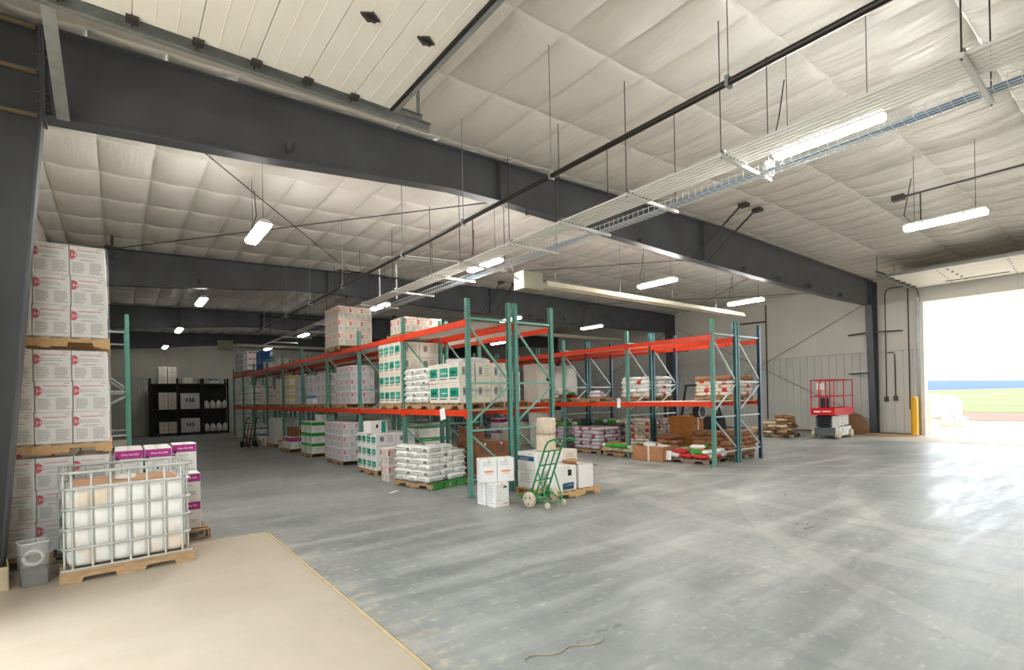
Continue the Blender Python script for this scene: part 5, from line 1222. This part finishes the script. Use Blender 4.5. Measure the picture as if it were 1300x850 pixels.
def hand_truck(loc, rz, mat, tyre, label, lean=0.42):
    t = thing('hand_truck', label, 'hand truck', loc, rz)
    L = 1.22; top = lambda s, k=0.0: (s, -math.sin(lean) * L * 1.0, 0.16 + math.cos(lean) * L)
    up = Vector((0, -math.sin(lean), math.cos(lean))); base = Vector((0, 0.0, 0.13)); nrm = Vector((0, math.cos(lean), math.sin(lean)))
    P = lambda s, h, o=0.0: tuple(Vector((s, 0, 0)) + base + up * h + nrm * o)
    for s in (-0.2, 0.2):
        obj('side_rail', MB().path([P(s, -0.08), P(s, 0.5), P(s, 0.98), P(s, 1.08, -0.03), P(s, 1.16, -0.12), P(s, 1.17, -0.2)], 0.016, 8), [mat], t)
        obj('grip', MB().tube(P(s, 1.165, -0.13), P(s, 1.17, -0.24), 0.022, 8), [mat], t)
        obj('axle_bracket', MB().prism([(-0.03, 0.0), (0.12, 0.0), (0.02, 0.22)], s - 0.006, s + 0.006, 'x'), [mat], t).location = (0, -0.06, 0.10)
    for h in (0.06, 0.34, 0.62, 0.88): obj('cross_bar', MB().tube(P(-0.2, h), P(0.2, h), 0.013, 8), [mat], t)
    for s in (-0.07, 0.07): obj('slat', MB().bar(P(s, 0.02), P(s, 0.88), 0.03, 0.008), [mat], t)
    obj('toe_plate', MB().bar(tuple(Vector(P(0, -0.1)) + Vector((0, 0.0, 0))), tuple(Vector(P(0, -0.1)) + nrm * 0.27), 0.40, 0.01, up=tuple(up)), [mat], t)
    obj('axle', MB().tube((-0.27, -0.07, 0.13), (0.27, -0.07, 0.13), 0.012), ['galv'], t)
    for s in (-0.27, 0.27):
        w = obj('wheel', MB().lathe([(0.035, -0.03), (0.08, -0.032), (0.125, -0.028), (0.13, 0.0), (0.125, 0.028), (0.08, 0.032), (0.035, 0.03)], 20, 0, 'x', (s, -0.07, 0.131)), [tyre], t)
        obj('hub', MB().tube((s - 0.04, -0.07, 0.131), (s + 0.04, -0.07, 0.131), 0.04, 12), [tyre], w)
        ho = MB()
        for q in range(3):
            a = q * 2.09 + 0.4; ho.tube((s - 0.0345, -0.07 + 0.065 * math.cos(a), 0.131 + 0.065 * math.sin(a)), (s + 0.0345, -0.07 + 0.065 * math.cos(a), 0.131 + 0.065 * math.sin(a)), 0.017, 8)
        obj('hub_holes', ho, ['rod_dark'], w)
    for s in (-0.19, 0.19):
        obj('stand_leg', MB().tube(P(s, 0.50), (s, -0.40, 0.09), 0.012, 8).tube(P(s, 0.10), (s, -0.40, 0.09), 0.010, 8), [mat], t)
        obj('caster', MB().lathe([(0.02, -0.014), (0.055, -0.014), (0.06, 0.0), (0.055, 0.014), (0.02, 0.014)], 14, 0, 'x', (s, -0.41, 0.061)), [tyre], t)
    obj('stand_bar', MB().tube((-0.19, -0.40, 0.09), (0.19, -0.40, 0.09), 0.010, 8), [mat], t)
    return t
hand_truck((5.60, 6.60, 0), 0.08, 'truck_green', 'tyre_tan', 'green two-wheel hand truck leaning beside the near rack')
hand_truck((4.2, 23.3, 0), 0.3, 'truck_black', 'tyre_black', 'black hand truck far down the left aisle', 0.3)

# ------------------------------------------------------------------ right rack loads
def bb(k): return YBK + k * BAY
GM = 'bright seed sacks in the near right bay'
pallet(12.25, 7.78, 0, 'low pallet under bright red and green sacks in near right bay', 'pallet_grey')
for n, (x, y, z, rz, key, lb) in enumerate([(11.98, 7.42, 0, 0.1, 'mixed', 'bottom front left'), (12.52, 7.40, 0, 0.15, 'mixed', 'bottom front right'), (11.98, 7.82, 0, -0.1, 'mixed', 'bottom middle left'), (12.52, 7.84, 0, 3.0, 'mixed', 'bottom middle right'), (11.98, 8.22, 0, 0.06, 'greenred', 'bottom rear left'), (12.52, 8.22, 0, 0.0, 'mixed', 'bottom rear right'),
                                     (12.0, 7.5, 1, 1.4, 'greenred', 'upper front left'), (12.45, 7.5, 1, 1.6, 'greenred', 'upper front right'), (12.0, 8.05, 1, 0.2, 'mixed', 'upper rear left'), (12.5, 8.1, 1, 3.2, 'greenred', 'upper rear right'), (12.22, 7.72, 2, 0.3, 'greenred', 'topmost')]):
    sack(key, (x, y, 0.132 + z * 0.112), (0, 0, rz), f'red and green printed sack, {lb} on near right bay pallet', GM)
tag(obj('paper_tag', MB().bar((11.66, 8.28, 0.30), (11.62, 8.28, 0.06), 0.17, 0.003, up=(1, 0, 0)), ['paper'], rot=(0, 0, 0)), 'white paper tag hanging off bright sacks beside cardboard box', 'paper')
lb_ = thing('low_box', 'wide low brown cardboard box on floor of right rack', 'box', (11.86, 8.86, 0), 0.10)
for a in ((-0.42, -0.46, 0.42, -0.452), (-0.42, 0.452, 0.42, 0.46), (-0.42, -0.46, -0.412, 0.46), (0.412, -0.46, 0.42, 0.46)): obj('side', MB().box(a[0], a[1], 0, a[2], a[3], 0.40), ['carton_kraft'], lb_)
obj('bottom', MB().box(-0.42, -0.46, 0, 0.42, 0.46, 0.006), ['carton_kraft'], lb_)
obj('seam_tape', MB().box(-0.4215, -0.06, 0.0, -0.42, 0.0, 0.4), ['tape'], lb_)
for n, (x, y, z, rz, key, lb) in enumerate([(11.80, 8.85, 0.24, 1.5, 'mixed', 'red and white sack lying in low cardboard box'), (12.05, 8.7, 0.30, 0.5, 'greenred', 'green sack on top in low cardboard box'), (12.0, 9.05, 0.32, 0.2, 'whitered', 'white sack across low cardboard box')]): sack(key, (x, y, z), (0.1, 0.05, rz), lb)
obj('deck_sheet', MB().box(11.66, 0.06, 1.603, 12.77, BAY - 0.06, 1.618), ['carton_cream'], rb1)
# kraft sacks heaped behind
GK = 'kraft sacks heaped in the near right bay'
pallet(13.42, 7.72, 0, 'white-ended pallet under kraft sacks in back row near end', 'pallet_grey')
sack_stack('kraft', 13.42, 7.72, 0.131, 5, 'kraft sack', 'back row near pallet', GK, pz=False, drop=1, jit=0.035)
for n, (y, z, rz, lb) in enumerate([(8.85, 0.0, 1.55, 'lowest'), (8.84, 0.128, 1.6, 'second'), (8.86, 0.256, 1.52, 'third'), (8.82, 0.384, 1.62, 'fourth'), (8.86, 0.512, 1.5, 'topmost')]): sack('kraft' if n % 2 else 'brown', (12.50, y, z), (0, 0, rz), f'kraft sack, {lb} in heap behind low cardboard box', GK)
sack_stack('tan', 12.2, 10.06, 0, 2, 'tan sack', 'low pallet beside right rack post', 'tan sacks on the low pallet', top='greenred', drop=2)
tc_ = thing('tan_crate', 'orange-brown carton standing on kraft sacks in right rack', 'carton', (13.55, 8.98, 0.132), 0.03)
obj('body', MB().cbox(-0.34, -0.36, 0, 0.34, 0.36, 1.02, 0.01), ['crate_tan'], tc_); obj('tape', MB().box(0.0, -0.3615, 0.5, 0.06, -0.36, 1.0), ['tape'], tc_); obj('hand_hole', MB().box(-0.2, -0.362, 0.78, 0.0, -0.36, 0.84), ['carton_kraft_dark'], tc_)
pallet(13.42, 8.97, 0, 'pallet under the orange-brown carton in right rack', 'pallet_grey')
sack_stack('pinkbrown', 13.45, 10.3, 0, 9, 'red and cream sack', 'back row floor, first bay', 'red and cream sacks on back row floor', jit=0.015)
sack_stack('pinkbrown', 13.45, 7.72, L1, 5, 'red and cream sack', 'back row shelf near end', 'red and cream sacks on back row shelf', jit=0.02, top='kraft')
sack_stack('whitered', 13.42, 10.32, L1, 5, 'white red-marked sack', 'back row second shelf', 'white red-marked sacks on back row shelf', jit=0.02)
sack_stack('seed', 12.25, 12.98, 0, 7, 'magenta-printed sack', 'second bay floor, far pallet', 'magenta-printed sacks on right rack floor', jit=0.02, top='greenred')
sack_stack('seed', 12.25, 11.42, 0, 6, 'magenta-printed sack', 'second bay floor, near pallet', 'magenta-printed sacks on right rack floor', jit=0.02)
sack_stack('grey', 13.45, 11.6, 0, 8, 'grey sack', 'back row second bay floor', 'grey sacks in the right back row', jit=0.02, top='greenred')
sack_stack('grey', 13.45, 13.6, 0, 8, 'grey sack', 'back row third bay floor', 'grey sacks in the right back row', jit=0.02)
for n, (x, y, z, rz, key, lb) in enumerate([(12.0, 13.0, 0, 0.3, 'seed', 'lowest left'), (12.45, 12.9, 0, 1.4, 'mixed', 'lowest right'), (12.2, 12.75, 1, 0.1, 'greenred', 'middle'), (12.25, 13.1, 1, 2.0, 'seed', 'rear middle'), (12.2, 12.95, 2, 0.8, 'greenred', 'topmost')]):
    sack(key, (x, y, L1 + 0.132 + z * 0.11), (0, 0.04, rz), f'loose printed sack, {lb} in heap on right rack second bay shelf', 'loose sacks on right rack shelf')
pallet(12.22, 12.96, L1, 'pallet under loose printed sacks on right rack second bay shelf', 'pallet_wood')
for n, (x, y, z, rz, key, lb) in enumerate([(12.1, 11.2, 0, 0.3, 'seed', 'left'), (12.4, 11.5, 0, 1.2, 'tan', 'right'), (12.2, 11.35, 1, 0.5, 'seed', 'top')]):
    sack(key, (x, y, L1 + 0.132 + z * 0.11), (0, 0, rz), f'cream sack, {lb} of three on right rack shelf', 'cream sacks on right rack shelf')
pallet(12.22, 11.4, L1, 'pallet under three cream sacks on right rack shelf', 'pallet_wood')
wrapped('bulk_bag', 'big white bulk sack on right rack shelf beside beige cabinet', 13.4, 14.3, L1 + 0.132, 0.95, 0.95, 1.22, 'bag_white', 'bulk bag')
pallet(13.4, 14.3, L1, 'pallet under the big white bulk sack on right rack shelf', 'pallet_wood')
cb = thing('beige_cabinet', 'tall beige cabinet with dots standing on right rack third bay shelf', 'cabinet', (12.5, 14.45, L1))
obj('body', MB().cbox(-0.48, -0.4, 0, 0.42, 0.4, 1.42, 0.01), ['carton_cream'], cb)
kn = MB(); [kn.tube((0.2, -0.4, z), (0.2, -0.41, z), 0.03, 10) for z in (0.35, 0.75, 1.15)]; [kn.tube((-0.2, -0.4, z), (-0.2, -0.41, z), 0.02, 10) for z in (0.35, 1.15)]; obj('grommets', kn, ['rod_dark'], cb)
obj('gauge', MB().tube((0.02, -0.4, 0.85), (0.02, -0.42, 0.85), 0.08, 16), ['truck_black'], cb)
stack('plain', 12.0, 16.2, L1, 2, 2, 2, 'cream carton', 'right rack fourth bay shelf', 'cream cartons in the right rack')
stack('greybox', 12.0, 18.5, L1, 2, 2, 3, 'flat grey carton', 'right rack fifth bay shelf', 'grey cartons in the right rack')
wrapped('bulk_bag', 'cream bulk sack with teal drawing on right rack floor', 12.2, 15.6, 0.0, 0.85, 0.85, 0.85, 'bag_cream', 'bulk bag')
tq = thing('white_bin', 'white plastic bin on right rack floor behind sacks', 'bin', (12.3, 14.0, 0)); obj('tub', MB().prism([(-0.42, 0.0), (0.42, 0.0), (0.48, 1.25), (-0.48, 1.25)], -0.35, 0.35, 'y'), ['hdpe'], tq); obj('rim', MB().cbox(-0.52, -0.39, 1.25, 0.52, 0.39, 1.31, 0.01), ['hdpe'], tq); obj('band', MB().box(-0.455, -0.356, 0.62, 0.455, -0.35, 0.68), ['ink_navy'], tq)
stack('magenta', 12.0, 16.45, 0, 2, 1, 2, 'magenta-striped carton', 'right rack fourth bay floor', 'magenta cartons in the right rack')
tag(obj('paper_tag', MB().bar((11.628, 9.95, 1.72), (11.626, 9.95, 1.44), 0.13, 0.003, up=(1, 0, 0)), ['paper']), 'white paper tag hanging on the right rack beam', 'paper')
rb = thing('cable_reel', 'dark cable reel with pale rim hanging by the near right post', 'reel', (12.22, 7.72, 1.33)); obj('drum', MB().tube((0, -0.10, 0), (0, 0.10, 0), 0.15, 20), ['lift_dark'], rb)
obj('rim', MB().path([(0.155 * math.cos(q * 0.3), -0.1, 0.155 * math.sin(q * 0.3)) for q in range(22)], 0.018, 6), ['lift_pale'], rb); obj('hook', MB().path([(0, 0, 0.15), (0, 0, 0.22), (0.0, 0.02, 0.245)], 0.012, 6), ['galv'], rb)

# forklift standing beyond the right rack
fk = thing('forklift', 'dark forklift parked between the right rack and right wall', 'forklift', (16.0, 10.3, 0), math.radians(125))
obj('body', MB().prism([(-0.9, 0.25), (0.75, 0.25), (0.75, 0.75), (0.35, 0.85), (0.2, 0.6), (-0.1, 0.6), (-0.2, 1.0), (-0.95, 1.05), (-1.0, 0.6)], -0.5, 0.5, 'y'), ['lift_dark'], fk)
for s in (-0.42, 0.42):
    obj('guard_post', MB().bar((0.45, s, 0.8), (0.25, s, 2.1), 0.05, 0.06), ['shelf_black'], fk); obj('guard_post', MB().bar((-0.85, s, 1.0), (-0.6, s, 2.1), 0.05, 0.06), ['shelf_black'], fk)
    obj('mast_rail', MB().box(0.92, s * 0.7 - 0.05, 0.1, 1.02, s * 0.7 + 0.05, 2.15), ['shelf_black'], fk); obj('fork', MB().box(1.06, s * 0.6 - 0.05, 0.06, 2.0, s * 0.6 + 0.05, 0.1), ['shelf_black'], fk)
    obj('guard_rail', MB().box(-0.66, s - 0.03, 2.07, 0.3, s + 0.03, 2.13), ['shelf_black'], fk)
for x in (-0.6, -0.3, 0.0, 0.25): obj('guard_slat', MB().box(x - 0.02, -0.42, 2.08, x + 0.02, 0.42, 2.12), ['shelf_black'], fk)
obj('mast_cross', MB().box(0.93, -0.3, 2.05, 1.01, 0.3, 2.15).box(0.93, -0.3, 1.2, 1.01, 0.3, 1.28).box(0.93, -0.3, 0.2, 1.01, 0.3, 0.3), ['shelf_black'], fk)
obj('gas_bottle', MB().lathe([(0.05, -0.36), (0.14, -0.34), (0.16, -0.26), (0.16, 0.26), (0.14, 0.34), (0.05, 0.36)], 16, 0, 'y', (-0.78, 0, 1.21)), ['lift_grey'], fk)
obj('seat', MB().cbox(-0.2, -0.25, 0.98, 0.15, 0.25, 1.1, 0.02).cbox(-0.28, -0.24, 1.08, -0.18, 0.24, 1.5, 0.02), ['rubber'], fk)
for x, r in ((0.55, 0.3), (-0.6, 0.24)):
    for s in (-0.52, 0.52): obj('wheel', MB().lathe([(0.1, -0.09), (r - 0.02, -0.09), (r, -0.06), (r, 0.06), (r - 0.02, 0.09), (0.1, 0.09)], 18, 0, 'y', (x, s, r)), ['tyre_black'], fk)

# scissor lift by the right wall
sl = thing('scissor_lift', 'red scissor lift with guard rails parked by right wall', 'scissor lift', (21.9, 8.1, 0))
obj('chassis', MB().cbox(-0.82, -0.34, 0.12, 0.82, 0.34, 0.42, 0.02), ['chassis_grey'], sl)
for s in (-1, 1): obj('tray_door', MB().cbox(-0.7, s * 0.37 - 0.03, 0.10, 0.7, s * 0.37 + 0.03, 0.44, 0.015), ['lift_pale'], sl)
for x in (-0.6, 0.6):
    for s in (-0.38, 0.38): w = obj('wheel', MB().lathe([(0.05, -0.06), (0.15, -0.06), (0.165, -0.04), (0.165, 0.04), (0.15, 0.06), (0.05, 0.06)], 16, 0, 'y', (x, s * 1.08, 0.166)), ['tyre_tan'], sl)
for k in range(5):
    z = 0.46 + 0.085 * k
    for s in (-0.26, 0.26):
        obj('scissor_arm', MB().bar((-0.78, s, z), (0.78, s, z + 0.06), 0.05, 0.07), ['lift_pale'], sl); obj('scissor_arm', MB().bar((-0.78, s * 0.8, z + 0.06), (0.78, s * 0.8, z), 0.05, 0.07), ['lift_dark'], sl)
    obj('pin', MB().tube((-0.78, -0.28, z + 0.03), (-0.78, 0.28, z + 0.03), 0.03), ['lift_dark'], sl)
obj('platform', MB().cbox(-0.88, -0.40, 0.90, 0.88, 0.40, 0.98, 0.01), ['lift_red'], sl)
for a in ((-0.88, -0.42, 0.88, -0.40), (-0.88, 0.40, 0.88, 0.42), (-0.90, -0.42, -0.88, 0.42), (0.88, -0.42, 0.90, 0.42)): obj('toe_board', MB().box(a[0], a[1], 0.90, a[2], a[3], 1.16), ['lift_red'], sl)
for z in (1.6, 2.22):
    obj('guard_rail', MB().path([(-0.88, -0.4, z), (0.88, -0.4, z), (0.88, 0.4, z), (-0.88, 0.4, z), (-0.88, -0.4, z)], 0.022, 8), ['lift_red'], sl)
for x, y in ((-0.88, -0.4), (0.88, -0.4), (0.88, 0.4), (-0.88, 0.4), (0.0, -0.4), (0.0, 0.4), (-0.88, 0.12), (-0.88, -0.12)): obj('guard_post', MB().tube((x, y, 1.1), (x, y, 2.22), 0.022, 8), ['lift_red'], sl)
obj('control_box', MB().cbox(-0.84, 0.0, 1.85, -0.68, 0.22, 2.1, 0.02), ['lift_pale'], sl); obj('document_box', MB().cbox(-0.85, -0.2, 1.18, -0.72, 0.1, 1.55, 0.02), ['lift_dark'], sl)
obj('deck_lettering', MB().box(-0.9025, -0.28, 1.02, -0.9, 0.02, 1.05).box(-0.9025, 0.08, 1.0, -0.9, 0.3, 1.05), ['ink_white'], sl)
obj('ladder', MB().path([(-0.5, -0.43, 0.2), (-0.5, -0.43, 0.9)], 0.015, 6).path([(-0.2, -0.43, 0.2), (-0.2, -0.43, 0.9)], 0.015, 6).tube((-0.5, -0.43, 0.4), (-0.2, -0.43, 0.4), 0.015, 6).tube((-0.5, -0.43, 0.65), (-0.2, -0.43, 0.65), 0.015, 6), ['lift_pale'], sl)

# sacks slumped by the lift and a brown board against the wall
GT = 'tan sacks slumped beside the scissor lift'
pallet(21.2, 9.75, 0, 'pallet under tan sacks beside the scissor lift', 'pallet_grey', 0.2)
k = 0
for z in range(6):
    for x, y in ((20.95, 9.5), (21.35, 9.55), (20.95, 10.0), (21.4, 10.05))[: 4 if z < 4 else 2]:
        sack('tan' if (k % 3) else 'kraft', (x + rng.uniform(-0.06, 0.06), y + rng.uniform(-0.06, 0.06), 0.132 + z * 0.121), (rng.uniform(-0.06, 0.06), rng.uniform(-0.06, 0.06), rng.uniform(-0.5, 0.5) + 1.57 * (z % 2)), f'tan sack, {ORD[z]} layer, {["left near","right near","left far","right far"][[(20.95, 9.5), (21.35, 9.55), (20.95, 10.0), (21.4, 10.05)].index((x, y))]} spot beside scissor lift', GT); k += 1
for n, (x, y, z, rz, w) in enumerate(((21.0, 10.85, 0, 0.3, 'left'), (21.45, 10.95, 0, -0.2, 'right'), (21.1, 10.9, 0.12, 1.2, 'middle'), (21.15, 10.85, 0.24, 0.6, 'topmost'))): sack('tan', (x, y, z), (0.0, 0, rz), f'tan sack, {w} of the small pile behind lift sacks', GT)
tag(obj('brown_board', MB().prism([(-0.5, 0), (0.5, 0), (0.44, 0.52), (0.2, 0.78), (-0.1, 0.86), (-0.42, 0.7)], -0.02, 0.02, 'y'), ['board_brown'], loc=(23.9, 7.95, 0.01), rot=(math.radians(-14), 0, math.radians(-50))), 'brown curved board leaning by the right wall column', 'board')
tag(obj('floor_plank', MB().cbox(-0.06, -0.9, 0, 0.06, 0.9, 0.05, 0.005), ['pallet_new'], loc=(24.2, 6.9, 0.0), rot=(0, 0, 0.05)), 'pale plank lying on floor below the wall outlets', 'plank')

# ------------------------------------------------------------------ black shelving on the end wall
bs = thing('storage_shelf', 'black steel shelving unit against the end wall', 'shelf', (1.45, 35.2, 0))
for x in (0.0, 1.28, 2.56, 3.85):
    for y in (0.0, 0.9): obj('post', MB().box(x - 0.05, y - 0.05, 0, x + 0.05, y + 0.05, 3.3), ['shelf_black'], bs)
for z in (0.15, 1.52, 3.0): obj('shelf', MB().box(-0.05, -0.05, z - 0.1, 3.9, 0.95, z), ['shelf_black'], bs)
obj('back_panel', MB().box(-0.05, 0.96, 0.1, 3.9, 0.98, 3.0), ['shelf_black'], bs)
carton('h6', (3.36, 35.55, 1.521), 'grey carton marked H6 on middle black shelf'); carton('h5', (3.36, 35.55, 0.151), 'grey carton marked H5 on bottom black shelf')
for z, zn, n in ((0.151, 'bottom', 2), (1.521, 'middle', 3), (3.001, 'top', 3)):
    for k in range(n): carton('plain', (2.05, 35.5, z + k * 0.323), f'cream carton, {["lowest","second","third"][k]} in left column on {zn} black shelf', 0.0, 'cartons in the left column of the black shelf'); carton('plain', (2.5, 35.5, z + k * 0.323), f'cream carton, {["lowest","second","third"][k]} in second column on {zn} black shelf', 0.0, 'cartons in the second column of the black shelf')
carton('plain', (3.3, 35.5, 3.001), 'cream carton above the H6 carton on top black shelf', 0.0)
def jug(x, y, z, label, grp):
    j = thing('white_jug', label, 'jug', (x, y, z), 0, grp); obj('body', MB().lathe([(0.13, 0), (0.15, 0.03), (0.15, 0.3), (0.1, 0.4), (0.05, 0.44), (0.05, 0.48)], 14), ['hdpe'], j); obj('cap', MB().tube((0, 0, 0.48), (0, 0, 0.52), 0.055, 10), ['ink_dark'], j)
for k in range(4): jug(4.2 + k * 0.32, 35.5, 1.521, f'white jug, {ORD[k+0] if k else "first"} from left on middle black shelf', 'jugs on the middle black shelf'); jug(4.2 + k * 0.32, 35.5, 0.151, f'white jug, {ORD[k] if k else "first"} from left on bottom black shelf', 'jugs on the bottom black shelf')
carton('blue', (4.6, 35.5, 3.001), 'blue-banded carton at right end of top black shelf', 0.1)
# dark load on the left wall rack
pallet(-0.45, 14.2, 0, 'pallet on floor under the green left wall rack', 'pallet_grey')
stack('greybox', -0.9, 13.7, 0.131, 2, 2, 2, 'flat grey carton', 'under green left wall rack', 'grey cartons under the left wall rack', pz=False)

# loose wire scrap on the open floor
tag(obj('wire_scrap', MB().path([(2.2 + 0.05 * q, 2.78 - 0.012 * q + 0.03 * math.sin(q), 0.006) for q in range(14)], 0.004, 6), ['bag_tan']), 'thin pale strap lying on floor near the viewer', 'strap')
tag(obj('paper_scrap', MB().bar((4.15, 9.35, 0.006), (4.4, 9.5, 0.012), 0.06, 0.002), ['paper']), 'white paper scrap on aisle floor before the floor sacks', 'paper')

for o in list(CP.values()) + list(PROTO.values()): kill(o)
for lb, names in LABELS.items():
    n = len(lb.replace(',', ' ').split())
    if len(names) > 1 or n < 4 or n > 16: print('LABEL', n, len(names), lb)
